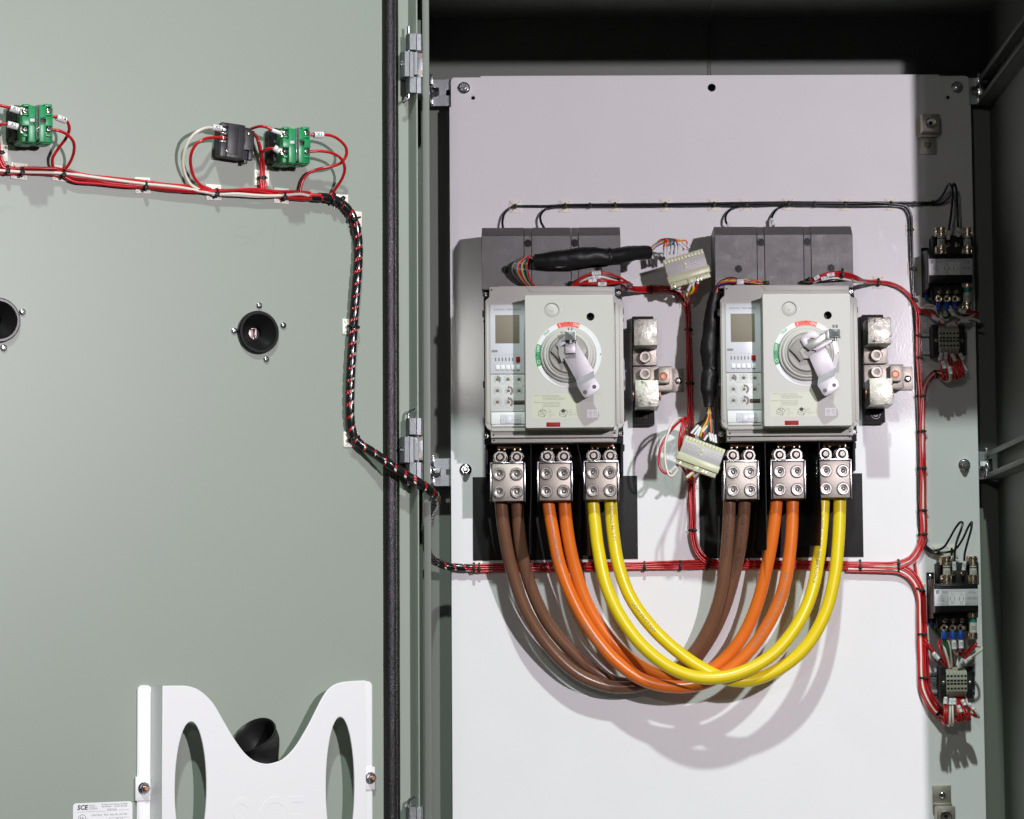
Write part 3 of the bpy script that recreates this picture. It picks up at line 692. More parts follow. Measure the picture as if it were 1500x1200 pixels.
    b = MB(); q = F.p(864.5, 605, N2+.14); b.ring((q.x, q.y, N2+.14), 2.7, 2.3, 0, .05, 24); b.text('UL', (q.x, q.y, N2+.16), 2.7, 0, 'CENTER'); b.ptext('LISTED', 864.5, 609.6, N2+.14, 1.1)
    for i, t in enumerate(('CIRCUIT', 'BREAKER', 'ISSUE', 'No. 1200')): b.ptext(t, 872, 602.5+i*2, N2+.14, .9)
    b.build('label_print', INKB, lb)
    b = MB(); b.pbox(800.3, 618.8, 820.8, 625.2, N2-.4, N2+.3, .15); lb = b.build('red_window', REDB, rt)
    b = MB(); b.ptext('CAUTION ON', 810.5, 622, N2+.32, 1.5); b.build('label_print', mat('dark_red_print', (.25, .03, .03), .5), lb)
    # lower lugs, one per pole
    for i in range(3):
        dx = (0, 69.1, 137)[i]; dy = (0, -1.0, -2.2)[i]
        X = lambda x: x+dx-k*1.2
        b = MB(); b.pbox(X(721), 680+dy, X(766.5), 734+dy, 44, 100, .8)
        lg = b.build('terminal_lug', TIN, rt)
        b = MB(); b.pbox(X(717.6), 677.5+dy, X(719.6), 735+dy, 40, 99, .3); b.pbox(X(767.6), 677.5+dy, X(769.6), 735+dy, 40, 99, .3); b.pbox(X(719), 676.5+dy, X(768), 679.3+dy, 40, 84, .3)
        b.build('side_plate', ZINCS, lg)
        for (x, y) in ((731, 694.7), (756.2, 694.7), (731, 721), (756.6, 721)):
            q = F.p(X(x), y+dy, 102); q = Vector((q.x, q.y, 100))
            b = MB(); b.lathe(q, [(8.7, 0), (8.7, 3.0), (7.9, 4.2), (6.6, 4.2), (6.0, 3.4), (5.7, .8), (3.2, .5), (1.8, 1.9), (.6, 2.2)], 28); st = b.build('set_screw', STEEL, lg)
            b = MB(); b.ring(q, 9.9, 8.5, -.2, .12, 28); b.build('screw_hole_shade', SOCK, st) if False else b.build('screw_hole_shade', SOCK, lg)  # flat dark ring colours in the shade of the clearance hole
        for (x, y) in ((732.5, 669.5), (757, 669.5)):
            q = F.p(X(x), y+dy, 88); q = Vector((q.x, q.y, 60))
            b = MB(); b.cyl(q, 11.3, 0, 10, 28, 1); b.hexa(q, 10, 10, 21, bev=1); b.lathe(q, [(8.3, 21), (8.3, 22.4), (6.2, 22.4), (5.6, 20)], 24)
            bo = b.build('lug_bolt', STEEL, lg)
            b = MB(); b.lathe(q, [(4.6, 18), (4.6, 26.5), (3.6, 27.5), (3.2, 27.5)], 18); b.build('stud', mat('dull_steel', (.5, .46, .44), .4, 1), bo) if False else b.build('bolt_end', TIN, lg)
        b = MB(); b.pbox(X(728), 652.8+dy, X(762), 656.3+dy, 50, 92, .3); b.build('copper_bar', COPPER, lg)
        b = MB()
        for x in (729, 737, 752, 760): b.pbox(X(x), 656+dy, X(x+3), 660+dy, 62, 86, .5)
        b.build('spring_clip', BRASS, lg)
    # phase barriers
    def barrier(cols):
        """cols: list of (y, back (x, n), front (x, n))"""
        b = MB(); vs, fs = [], []; K = 24; M_ = 5
        L = catmull([Vector((a[0], a[1], y)) for y, a, f in cols], 6); Fp = [Vector((f[0], f[1], y)) for y, a, f in cols]; Fp = catmull(Fp, 6)
        for i in range(K+1):
            t = i/K; A = L[round(t*(len(L)-1))]; B = Fp[round(t*(len(Fp)-1))]
            for j in range(M_):
                s = j/(M_-1); n = A.y+(B.y-A.y)*s
                x = A.x+(B.x-A.x)*s; y = A.z+(B.z-A.z)*s
                q = F.p(x, y, n); vs.append(Vector((q.x, q.y, n)))
        nv = len(vs); vs += [v+Vector((.9, 0, 0.05)) for v in vs]
        for i in range(K):
            for j in range(M_-1):
                a = i*M_+j; f = (a, a+1, a+M_+1, a+M_); fs.append(f); fs.append(tuple(v+nv for v in f[::-1]))
        ring = [j for j in range(M_)]+[i*M_+M_-1 for i in range(1, K+1)]+[K*M_+j for j in range(M_-2, -1, -1)]+[i*M_ for i in range(K-1, 0, -1)]
        for i in range(len(ring)):
            a, c_ = ring[i], ring[(i+1) % len(ring)]; fs.append((a, c_, c_+nv, a+nv))
        b._add(vs, fs); return b
    if k == 0:
        barrier([(650, (779, 6), (777, 112)), (720, (780, 6), (777.5, 112)), (780, (779, 6), (775.5, 112)), (813, (779, 6), (775.5, 108))]).build('phase_barrier', BLKPL, rt)
        barrier([(650, (849, 6), (845, 112)), (690, (852, 6), (853, 112)), (750, (851, 6), (859, 112)), (814, (850, 6), (864.5, 108))]).build('phase_barrier', BLKPL, rt)
    else:
        D = 341.0
        barrier([(650, (1118-D, 6), (1117-D, 112)), (720, (1117-D, 6), (1118-D, 112)), (780, (1112-D, 6), (1118.5-D, 112)), (809, (1108-D, 6), (1118.5-D, 108))]).build('phase_barrier', BLKPL, rt)
        barrier([(650, (1184-D, 6), (1197-D, 112)), (700, (1180-D, 6), (1197.5-D, 116)), (750, (1174-D, 8), (1199-D, 118)), (803, (1167-D, 10), (1197-D, 118))]).build('phase_barrier', BLKG, rt)
    F.off = Vector(); return rt
BRK = [breaker(0), breaker(1)]

# ------------------------------------------------------------------ POWER CABLES
def wrap_text(path, r, txt, s0, size, ang, mt, parent, flip=False):
    """print following a tube: glyph outlines laid on its surface"""
    T, N = frames_along(path)
    cum = [0.0]
    for i in range(1, len(path)): cum.append(cum[-1]+(path[i]-path[i-1]).length)
    t = MB(); t.text(txt, (0, 0, 0), size, 0, 'LEFT', th=0.0)
    bmesh.ops.triangulate(t.bm, faces=t.bm.faces)
    for v in t.bm.verts:
        a, c_ = v.co.x, v.co.y
        if flip: s = s0-a; c_ = -c_
        else: s = s0+a
        s = max(0, min(cum[-1]-.01, s))
        i = 0
        import bisect
        i = min(len(path)-2, max(0, bisect.bisect_right(cum, s)-1)); f = (s-cum[i])/max(1e-6, cum[i+1]-cum[i])
        p = path[i].lerp(path[i+1], f); tt = T[i].lerp(T[i+1], f).normalized()
        nz = Vector((0, 0, 1)); nz = (nz-tt*nz.dot(tt)).normalized(); sd = nz.cross(tt)
        th = ang + c_/r
        v.co = p+(nz*math.cos(th)+sd*math.sin(th))*(r+.22)
    return t.build('printed_text', mt, parent, smooth=False)
def pts3(lst, nfun):
    L = []
    m = len(lst)
    for i, (x, y) in enumerate(lst):
        n = nfun(i/(m-1)); L.append(F.p(x, y, n))
    return L
def cable(lst, mid, mt, label, texts, r=9.2, skew=1.0):
    def nf(t): return 74+(mid-74)*math.sin(math.pi*min(1, max(0, t)))**1.3
    p = pts3(lst, nf)
    p = [p[0]+Vector((0, 26, 0))] + p + [p[-1]+Vector((0, 26, 0))]
    path = catmull(p, 4)
    rt = thing('power_cable', path[len(path)//2], label, 'cable', 'heavy power cables looped between the two breakers')
    b = MB(); b.tube(path, r, 30, raw=True); b.build('jacket', mt, rt, angle=80)
    for (txt, s0, ang, flip) in texts: wrap_text(path, r, txt, s0, 7.2, ang, INKG if mt != CBROWN else INK, rt, flip)
    return rt
cable([(734, 738), (740, 788), (750, 836), (771, 896), (801, 944), (841, 984), (878, 1002), (906, 1007), (938, 1004), (984, 986), (1016, 956), (1040, 916), (1056, 868), (1065, 800), (1068.5, 738)][:14]+[(1068.5, 738)], 30, CBROWN, 'outer brown cable from the far left lug, lowest of the two brown loops', [('KINGWIRE 350 kcmil AA 8000 AL TYPE XHHW-2 600V', 640, .1, False)])
cable([(758, 738), (763, 800), (775, 852), (801, 910), (840, 957), (872, 984), (905, 1000), (945, 1002), (1000, 984), (1033, 946), (1059, 896), (1078, 832), (1086, 790), (1090.5, 738)], 16, CBROWN, 'inner brown cable hanging just right of the outer brown one', [('KINGWIRE 350 kcmil AA 8000 AL 2022', 600, .1, False)])
cable([(803, 736), (810, 780), (820, 828), (840, 880), (868, 928), (904, 970), (944, 997), (984, 1006), (1024, 1003), (1058, 988), (1090, 962), (1121, 922), (1146, 868), (1158, 800), (1161, 736)], 62, CORANGE, 'outer orange cable, forward one of the orange pair and lowest at the bottom', [('LOW FRICTION', 205, -.2, False), ('(UL) 350 kcmil 2022 9000 FT', 30, 0, False), ('KINGWIRE 350 kcmil AA 8000 AL TYPE', 500, .1, False)])
cable([(827, 736), (832, 784), (842, 832), (858, 880), (884, 924), (920, 963), (960, 987), (998, 995), (1032, 986), (1061, 966), (1088, 932), (1108, 888), (1122, 836), (1131, 790), (1137, 736)], 45, CORANGE, 'inner orange cable tucked behind the forward orange one', [])
cable([(868.5, 736), (872, 772), (876, 804), (888, 858), (908, 902), (940, 945), (980, 977), (1020, 992), (1060, 992), (1100, 979), (1136, 955), (1168, 915), (1188, 871), (1200, 812), (1206, 736)], 98, CYELLOW, 'front yellow cable crossing over the other yellow one at the bottom', [('KINGWIRE 350 kcmil AA 8000 AL', 575, .1, False)])
cable([(894.5, 736), (898, 780), (906, 828), (924, 876), (956, 920), (996, 957), (1032, 981), (1064, 995), (1098, 997), (1140, 981), (1180, 948), (1208, 900), (1222, 848), (1228, 792), (1230, 736)], 80, CYELLOW, 'rear yellow cable that ends at the far right lug', [('LOW FRICTION', 175, -.1, False), ('UL/2022 4612 FT', 32, 0, False)])

# ------------------------------------------------------------------ wires, ties, markers
def wire(parent, pts, r, mt, sides=8, name='wire', frame=None, local=False):
    fr = frame or F
    p = pts if local else [fr.p(*q) for q in pts]
    b = MB(); b.tube(p, r, sides, 2.2); return b.build(name, mt, parent, fr, angle=80)
def bundle(parent, pts, spec, r, jitter=.5, frame=None, gap=2.05, twist=0.0, name='wire'):
    """spec: list of (material, across, depth) in wire radii; pts (px, py, n)"""
    fr = frame or F
    path = catmull([fr.p(*q) for q in pts], 3.0)
    T, N = frames_along(path)
    nz = Vector((0, 0, 1)); seed = random.random()*100
    for wi, (mt, ac, dp) in enumerate(spec):
        out = []; s = 0
        for i, p in enumerate(path):
            if i: s += (path[i]-path[i-1]).length
            sd = T[i].cross(nz); sd = sd.normalized() if sd.length > .05 else Vector((1, 0, 0))
            up = sd.cross(T[i])
            if up.z < 0: up = -up
            ja = noise.noise(Vector((s*.018, wi*3.7, seed)))*jitter*2; jd = noise.noise(Vector((s*.018, wi*3.7+50, seed)))*jitter
            a, d = ac, dp
            if twist:
                th = s*twist; a, d = ac*math.cos(th)-dp*math.sin(th), ac*math.sin(th)+dp*math.cos(th)
            out.append(p+sd*((a+ja)*r)+up*((d+jd)*r))
        b = MB(); b.tube(out, r, 7, raw=True); b.build(name, mt, parent, fr, angle=80)
    return path
def spec_rows(front, back=()):
    L = []
    for row, dp in ((back, -1.0), (front, .75)):
        k = len(row)
        for i, m in enumerate(row): L.append((m, (i-(k-1)/2)*1.8, dp))
    return L
def marker(parent, p0, p1, txt='', r=2.6, frame=None, rot=None):
    """white printed sleeve between two points given as (px, py, n)"""
    fr = frame or F
    a, c_ = fr.p(*p0), fr.p(*p1); d = c_-a
    b = MB(); ax = d.normalized()
    b.lathe_open(a, [(r*.55, -.1), (r, 0), (r, d.length), (r*.55, d.length+.1)], 12, ax)
    mk = b.build('wire_marker', LABEL, parent, fr)
    if txt:
        ang = math.atan2(d.y, d.x)
        if ang > math.pi/2: ang -= math.pi
        if ang < -math.pi/2: ang += math.pi
        if rot is not None: ang = rot
        m = (a+c_)/2; b = MB(); b.text(txt, (m.x, m.y, m.z+r+.05), r*1.5, ang, 'CENTER', th=.03); b.build('printed_text', INK, parent, fr, smooth=False)
    return mk
def tie_geo(c_, along, a, bb, w=2.6, t=1.1, head=1):
    """strap ring round a bundle: c centre, along = wire direction (in plane), a half width, bb half height"""
    along = Vector(along).normalized(); sd = along.cross(Vector((0, 0, 1))).normalized(); nz = sd.cross(along); nz = nz if nz.z > 0 else -nz
    b = MB(); K = 24; vs, fs = [], []
    for i in range(K):
        th = 2*math.pi*i/K; e = 2.6
        cs, sn = math.cos(th), math.sin(th)
        x = math.copysign(abs(cs)**(2/e), cs); y = math.copysign(abs(sn)**(2/e), sn)
        for (k, l) in ((0, -1), (0, 1), (t, 1), (t, -1)): vs.append(c_+sd*(x*(a+k))+nz*(y*(bb+k))+along*(l*w/2))
    for i in range(K):
        j = (i+1) % K
        for q in range(4): fs.append((4*i+q, 4*i+(q+1) % 4, 4*j+(q+1) % 4, 4*j+q))
    b._add(vs, fs)
    h = c_+sd*(head*(a*.35))+nz*(bb+1.0)
    M = Matrix((( along.x, sd.x, nz.x, h.x), (along.y, sd.y, nz.y, h.y), (along.z, sd.z, nz.z, h.z), (0, 0, 0, 1)))
    b.box(-2.3, -2.4, -1.2, 2.3, 2.4, 2.0, .5, M)
    b.box(-1, 2.2, -.4, 1, 2.2+random.uniform(1.2, 2.6), .6, .1, M); return b
PADG = 'adhesive cable tie mounts'
def tie_mount(x, y, deg, a, label, frame=None, bb=3.6, size=18.5, nz=5.4, rot=0.0, wireoff=(0, 0), head=1, pad=True):
    fr = frame or F
    sc = 1.0 if fr is PF else .86
    q = fr.p(x, y, 0); rt = thing('cable_tie_mount', (q.x, q.y, 0), label, 'cable tie mount', PADG, fr)
    s = size/2*sc
    M = Matrix.Translation((q.x, q.y, 0)) @ Matrix.Rotation(R(rot), 4, 'Z')
    b = MB(); b.box(-s, -s, .05, s, s, 1.6, .4, M)
    for ang in (45, 135): b.box(-s*1.15, -.55, 1.3, s*1.15, .55, 2.3, .2, M @ Matrix.Rotation(R(ang), 4, 'Z'))
    b.box(-s*.42, -s*.42, 1.3, s*.42, s*.42, 2.8, .5, M)
    b.build('adhesive_pad', CREAM, rt, fr)
    b = MB()
    for ang in (45, 135, 225, 315): b.box(s*.62, .75, 1.5, s*1.1, 1.15, 1.72, 0, M @ Matrix.Rotation(R(ang), 4, 'Z'))
    b.build('pad_groove', INKG, rt, fr)
    cw = fr.p(x+wireoff[0], y+wireoff[1], nz); d = (math.cos(R(deg)), math.sin(R(deg)), 0)
    tie_geo(Vector((cw.x, cw.y, nz)), d, a, bb, head=head).build('cable_tie', BLKPL, rt, fr)
    return rt
def free_tie(x, y, n, deg, a, bb, label, frame=None, head=1):
    fr = frame or F
    c_ = fr.p(x, y, n); d = (math.cos(R(deg)), math.sin(R(deg)), 0)
    return tag(tie_geo(c_, d, a, bb, head=head).build('cable_tie', BLKPL, None, fr), label, 'cable tie', 'black cable ties')
ORD = 'first second third fourth fifth sixth seventh eighth ninth tenth eleventh twelfth'.split()

# black run above the breakers
rw = 1.75
h = thing('black_wire_run', F.p(1040, 300, 6), 'run of thin black wires along the top above both breakers', 'wire harness')
N_ = 6.5
wire(h, [(737.5, 337, 20), (736, 326, 14), (739, 313, 9), (748, 304.5, N_), (757, 302.5, N_), (800, 302, N_), (828, 300.5, N_), (901, 299.5, N_), (975, 299, N_), (1047, 298, N_), (1155, 296.5, N_), (1238, 297, N_), (1305, 297, N_), (1340, 297, N_), (1366, 296.5, N_), (1374, 294, 10), (1382, 284, 26), (1387, 274, 40), (1391, 269.5, 48), (1394.5, 276, 52), (1394.5, 300, 55), (1391, 330, 58), (1389.5, 345, 58)], rw, BLK)
wire(h, [(797, 334, 22), (792, 324, 16), (792, 315, 11), (799, 307, 7), (812, 303.5, N_), (828, 303, N_), (864, 302.5, N_), (901, 302.5, N_), (975, 302, N_), (1047, 301.3, N_), (1092, 302, N_), (1155, 300, N_), (1238, 300.5, N_), (1305, 301, N_), (1340, 300, N_), (1366, 299.8, N_), (1378, 298.5, 10), (1388, 292, 22), (1394, 281, 40), (1397.5, 269, 50), (1400.5, 275, 54), (1402, 300, 57), (1403.5, 335, 58), (1404, 342, 58)], rw, BLK)
wire(h, [(1069, 334, 24), (1063, 324, 17), (1064, 314, 11), (1072, 306, 7), (1085, 301.5, 8.5), (1093, 299.5, 9), (1155, 298, 9.2), (1238, 298.6, 9), (1290, 297, 9), (1310, 299, 8), (1328, 303, 7), (1334.5, 315, 6), (1335.5, 337, 6), (1337, 394, 6), (1338.5, 437, 5), (1341, 480, 5), (1344, 560, 4), (1346, 640, 4), (1346.5, 740, 4), (1349, 778, 4), (1356, 799, 5), (1365, 806, 6), (1374.5, 805.5, 8), (1382, 802, 12), (1391, 789, 26), (1400, 773, 42), (1407, 765, 50), (1410, 766, 54), (1408, 775, 58), (1401, 795, 60), (1398.5, 812, 60), (1398, 822, 60)], rw, BLK)
wire(h, [(1133.5, 334, 24), (1130, 324, 17), (1132, 315, 11), (1139, 306, 7), (1149, 301.5, 8.5), (1156, 301, 9.2), (1193, 301, 9), (1238, 302, 9), (1290, 301.5, 9), (1306, 302, 8), (1324, 305, 7), (1330.5, 316, 6), (1332, 337, 6), (1334.5, 394, 6), (1337, 437, 4), (1340, 480, 4), (1342, 560, 4), (1344, 640, 4), (1345, 740, 4), (1347, 780, 4), (1356, 803, 5), (1366, 809, 6), (1380, 809.5, 8), (1394, 807.5, 11), (1402, 802, 20), (1411, 788, 34), (1419, 771, 48), (1423.5, 765, 54), (1423, 773, 57), (1418, 792, 60), (1413, 812, 60), (1412.5, 822, 60)], rw, BLK)
marker(h, (1388.8, 351, 58), (1389.8, 338, 58), 'L1', 2.9, rot=-1.5); marker(h, (1403.8, 347, 58), (1403.3, 334, 58), 'L2', 2.9, rot=-1.5)
marker(h, (1398, 835.5, 60), (1397.6, 823, 60), 'L1A', 2.9, rot=1.5); marker(h, (1411.3, 835.5, 60), (1413.2, 823, 60), 'L2B', 2.9, rot=1.5)
marker(h, (1066.5, 328.5, 21), (1069.5, 334, 24), '', 2.7); marker(h, (1130, 321, 17), (1133, 331, 23), 'SL1', 2.7, rot=-1.0)
xs = [(755, 303), (828, 302.5), (901, 301.5), (975, 301), (1046, 300.7), (1093, 300.7), (1155, 299.5), (1238, 300), (1305, 299.5), (1366, 298.7)]
for i, (x, y) in enumerate(xs):
    lb = ('white tie mount where the first black wire turns down to the left breaker' if i == 0 else
          'tie mount in shade at the right end of the black wire run' if i == len(xs)-1 else
          '%s white tie mount from the left on the black wires above the breakers' % ORD[i])
    tie_mount(x, y, 0, 3.0 if i else 2.0, lb, bb=3.0, nz=6.8, wireoff=(0, -1.2), rot=random.uniform(-2, 2))
free_tie(864, 301, 6.8, 0, 3.0, 3.0, 'small black tie on the black wires between the second and third mounts')
free_tie(1193, 299, 7, 0, 3.4, 3.2, 'small black tie on the black wires above the right breaker')
free_tie(1339.5, 298.5, 6.8, 0, 3.0, 2.6, 'small black tie where the black wires branch downward at the right')
for i, (x, y) in enumerate(((1335.5, 337), (1338.3, 394.5))):
    tie_mount(x, y, 90, 3.6, ['upper white tie mount on the black wires dropping at the right side', 'lower white tie mount on the black wires dropping at the right side'][i], bb=3.0, nz=6.0, wireoff=(-1.5, 0))

# red harness: right breaker auxiliary -> right trunk
RD = RED
h = thing('red_wire_harness', F.p(1349, 620, 6), 'thick red wire harness running down the right edge of the panel', 'wire harness')
r_ = 1.75
aux = spec_rows([RD, RD, RD], [WHT, RD])
bundle(h, [(1262, 412, 60), (1272, 412.5, 30), (1287, 413.5, 8), (1305, 416, 7), (1322, 424, 7), (1335, 437, 7), (1342, 452, 8), (1344, 470, 8), (1344.5, 495, 8), (1345.5, 525, 8), (1348, 570, 8), (1348.5, 630, 8), (1349.5, 690, 8), (1350, 748, 8), (1350, 780, 8), (1346, 800, 8), (1336, 816, 8), (1318, 824.5, 8), (1290, 827, 7), (1240, 827, 7)], spec_rows([RD, RD], [WHT]), r_)
bundle(h, [(1392, 553, 30), (1383, 549, 20), (1371, 547, 9), (1361, 555, 9), (1354, 570, 8), (1351.5, 600, 8), (1351.5, 690, 8), (1352.5, 748, 8), (1353, 778, 8), (1349, 800, 8), (1338, 818, 8), (1318, 828, 8), (1290, 829.5, 7), (1240, 829, 7)], spec_rows([RD, WHT, RD], [RD, WHT]), r_)
bundle(h, [(1240, 830, 7), (1290, 831, 7), (1316, 833, 7), (1333, 842, 7), (1344, 857, 7), (1349, 875, 7), (1350, 900, 7), (1351, 930, 7), (1352, 960, 7), (1352.5, 993, 7), (1355, 1010, 7), (1363, 1028, 8), (1374.5, 1043, 9), (1385, 1048, 16), (1396, 1046, 24)], spec_rows([RD, RD, RD, WHT, RD], [RD, RD, RD]), r_)
wire(h, [(1343, 822, 4), (1346, 850, 4), (1350, 880, 3.5)], r_, WHT); wire(h, [(1340, 825, 4), (1344, 850, 4), (1348, 880, 3.5)], r_, RED)
for i, (x, y, dg) in enumerate(((1345.5, 492, 88), (1346.5, 524, 88), (1348, 580.5, 90), (1349.5, 632, 90), (1350, 686, 90), (1351, 748, 90), (1351.5, 783, 92), (1348.5, 864, 70), (1351, 929, 90), (1353, 993, 88), (1375, 1044, -50))):
    nm = ['beside the upper terminal strip', 'just below the upper terminal strip', 'below the loops of the upper terminal strip', 'above the right mid bolt', 'level with the right mid bolt', 'below the right mid bolt', 'just above the bottom red junction', 'beside the lower transformer label', 'beside the lower transformer terminals', 'beside the lower terminal strip', 'below the lower terminal strip where the harness turns'][i]
    tie_mount(x, y, dg, 6.5 if i > 1 else 4.5, 'white tie mount on the red harness ' + nm, bb=4.2, nz=7.5, rot=0 if i < 10 else 10)
tie_mount(1287, 413.5, 0, 5.0, 'white tie mount on red wires leaving the top of the right breaker', bb=4, nz=7, wireoff=(0, 0))
tie_mount(1339.5, 439, 60, 5.0, 'white tie mount at the bend where red wires cross the black drop', bb=4, nz=7.5)
tie_mount(1371, 548, 15, 5.5, 'shaded tie mount under the red loops of the upper terminal strip', bb=4, nz=9)
# bottom run
h = thing('bottom_wire_harness', F.p(1000, 828, 6), 'horizontal red wire harness passing behind the coloured cables at the bottom', 'wire harness')
bundle(h, [(690, 832, 8), (705, 832, 7), (800, 831, 6.5), (943, 829.5, 6), (996, 828.5, 6), (1038, 827, 6), (1120, 827, 6), (1205, 827.5, 6), (1242, 828, 7)], spec_rows([RD, RD, RD, RD], [RD, WHT, RD]), 1.75)
bundle(h, [(1060, 831.5, 6), (1120, 832, 6), (1205, 832, 6), (1242, 832, 7)], spec_rows([RD, RD], [WHT]), 1.6)
tie_mount(702, 832, 0, 6.5, 'white tie mount at the left end of the bottom red harness', bb=4.2, nz=7); tie_mount(996.5, 828.5, 0, 6.5, 'white tie mount on the bottom red harness between the cable bundles', bb=4.2, nz=6.5)
free_tie(944, 829.5, 6.5, 0, 6.5, 4, 'black tie on the bottom red harness right of the left black sheet'); free_tie(1038, 826.5, 6.5, -20, 8, 4.4, 'black tie where the middle red harness joins the bottom run')
free_tie(1260, 828.5, 7, 0, 8, 4.4, 'black tie on the bottom red harness right of the yellow cables'); free_tie(1316, 829, 7.5, 0, 9, 5, 'black tie at the three way red junction at the lower right', head=-1)
# middle drop
h = thing('middle_wire_harness', F.p(1011, 600, 6), 'red wire harness dropping between the two breakers', 'wire harness')
bundle(h, [(905, 417, 90), (918, 421, 55), (932, 424, 20), (954, 424, 8), (975, 424, 8), (993, 428, 8), (1003, 438, 8), (1007.5, 455, 8), (1008.5, 482, 8), (1009.5, 520, 8), (1010.5, 562, 8), (1011, 600, 8), (1012, 640, 8), (1013, 700, 8), (1014, 760, 8), (1016, 790, 8), (1023, 810, 8), (1036, 822, 8), (1055, 828, 8), (1100, 829, 8), (1130, 829, 6)], spec_rows([RD, RD, RD], [WHT, RD, RD]), 1.75)
tie_mount(953.7, 424, 0, 5.5, 'white tie mount on red wires right of the left breaker top', bb=4.2, nz=7.5); tie_mount(1004.7, 441, 55, 5.5, 'white tie mount at the bend under the upper white plug', bb=4.2, nz=7.5)
tie_mount(1008.5, 483, 88, 5.5, 'upper white tie mount on the middle red drop beside the left lug block', bb=4.2, nz=7.5); tie_mount(1010.6, 562, 88, 5.5, 'lower white tie mount on the middle red drop beside the left lug block', bb=4.2, nz=7.5)
free_tie(1012, 627, 8, 90, 5.8, 4.2, 'black tie on the middle red drop just above the lower white plug'); tie_mount(1013.5, 706, 88, 5.8, 'white tie mount on the middle red drop just below the lower white plug', bb=4.2, nz=7.5); free_tie(1014.5, 777, 8, 90, 5.8, 4.2, 'black tie on the middle red drop left of the right black sheet')
# auxiliary loops on top of each breaker
h = thing('auxiliary_wire_loop', F.p(880, 412, 110), 'red and white wires with numbered sleeves looping over the left breaker top', 'wire harness')
wire(h, [(840, 417, 118), (852, 407, 124), (868, 400.5, 126), (885, 400, 126), (902, 404.5, 120), (917, 412, 105), (921, 420, 70)], 1.8, RED)
wire(h, [(845, 418, 112), (856, 410, 118), (870, 405.5, 121), (884, 406, 121), (900, 411, 115), (913, 415, 100), (920, 421, 66)], 1.8, WHT)
wire(h, [(846, 419, 116), (858, 412.5, 122), (875, 410.5, 124), (892, 411.5, 120), (910, 413, 105), (920, 420, 72)], 1.8, RED)
wire(h, [(838, 417.5, 120), (856, 415.5, 126), (880, 416.5, 128), (905, 414.5, 118), (921, 414, 90), (924, 421, 60)], 1.9, RED)
wire(h, [(850, 419, 112), (866, 415, 116), (890, 414, 116), (912, 414, 98), (922, 421, 62)], 1.7, RED)
marker(h, (867, 400.3, 126), (880, 399.7, 126), 'X1A', 3.3); marker(h, (868, 406, 122), (880, 406, 122), 'X2', 3.0); marker(h, (862, 411.7, 124), (874, 410.6, 124), '7', 2.9); marker(h, (876, 416.2, 128), (888.5, 416.2, 128), '3A', 3.3)
b = MB(); b.pbox(832, 412, 848, 419, 96, 116, 1.5); b.build('plug', BLKPL, h)
free_tie(921.5, 421, 66, -45, 6, 6, 'black tie gathering the red wires beside the left breaker top'); free_tie(877.5, 396, 112, 90, 2.5, 3, 'black tie end sticking up under the left sheathed cable')
h = thing('auxiliary_wire_loop', F.p(1225, 405, 110), 'red and white wires with numbered sleeves looping over the right breaker top', 'wire harness')
for i, dy in enumerate((0, 2.6, 5.0)):
    wire(h, [(1186, 413, 114-i*3), (1198, 406+dy*.7, 122-i*3), (1212, 400.5+dy, 124-i*3), (1228, 399+dy, 122-i*3), (1246, 402+dy, 110-i*2), (1258, 407+dy*.7, 86), (1265, 412, 52)], 1.75, RED if i != 2 else RED)
wire(h, [(1190, 414, 108), (1206, 409, 114), (1225, 407.5, 114), (1246, 411, 104), (1258, 413.5, 80), (1266, 413, 50)], 1.75, WHT); wire(h, [(1188, 414, 106), (1206, 412, 110), (1232, 411, 108), (1256, 413.5, 82)], 1.7, BLK)
marker(h, (1193, 409, 121), (1200, 404, 123), 'X2', 3.1); marker(h, (1203, 409, 121), (1214, 406.5, 121), 'X1A', 3.1); marker(h, (1211, 403.5, 124), (1222, 402, 124), '20', 3.0)
b = MB(); b.pbox(1172, 411, 1192, 415, 96, 116, 1.2); b.pbox(1183, 406, 1191, 412, 100, 116, 1); b.build('plug', BLKPL, h)
free_tie(1234, 400.5, 119, 0, 6, 5, 'black tie standing up on the red wires over the right breaker')

# sheathed cables with coloured cores and their white plugs
h = thing('sheathed_cable', F.p(865, 378, 125), 'black sheathed cable lying across the top of the left breaker with coloured wires fanning out', 'cable')
def lerp_tab(tab):
    def f(t):
        for (a, x), (b_, y) in zip(tab, tab[1:]):
            if t <= b_: return x+(y-x)*(t-a)/(b_-a)
        return tab[-1][1]
    return f
rr = lerp_tab([(0, 9.6), (.08, 10.6), (.2, 12.6), (.42, 13.6), (.58, 12), (.64, 11.4), (.665, 10.3), (.69, 11.2), (.8, 11.8), (.9, 11), (1.0, 9.4)])
pth = catmull([F.p(783, 381.5, 124), F.p(805, 381.5, 126), F.p(830, 380, 126), F.p(855, 376.5, 126), F.p(880, 375.5, 124), F.p(900, 375, 118), F.p(925, 372, 104), F.p(951, 369.5, 90)], 4)
b = MB(); b.tube(pth, rr, 28, raw=True, jit=.14); b.build('sheath', SHEATH, h, angle=80)
wrap_text(pth, 12.6, 'VW-1 300V', 30, 4.4, -1.1, WPRINT, h)
cl = ['gray', 'black', 'brown', 'teal', 'orange', 'red', 'blue', 'yellow', 'teal', 'black', 'gray', 'red']
for i, cname in enumerate(cl):
    a = i/(len(cl)-1)
    wire(h, [(786, 377+8*random.random(), 122+random.uniform(-5, 5)), (776-3*(1-a), 375+3*random.random(), 126+4*a), (763-9*(1-a)+9*a, 384+3*a, 128), (757-7*(1-a)+16*a, 396, 128+2*a), (762-4*(1-a)+14*a, 409, 122), (771-2+14*a, 419, 112)], 1.25, COLS[cname], 6)
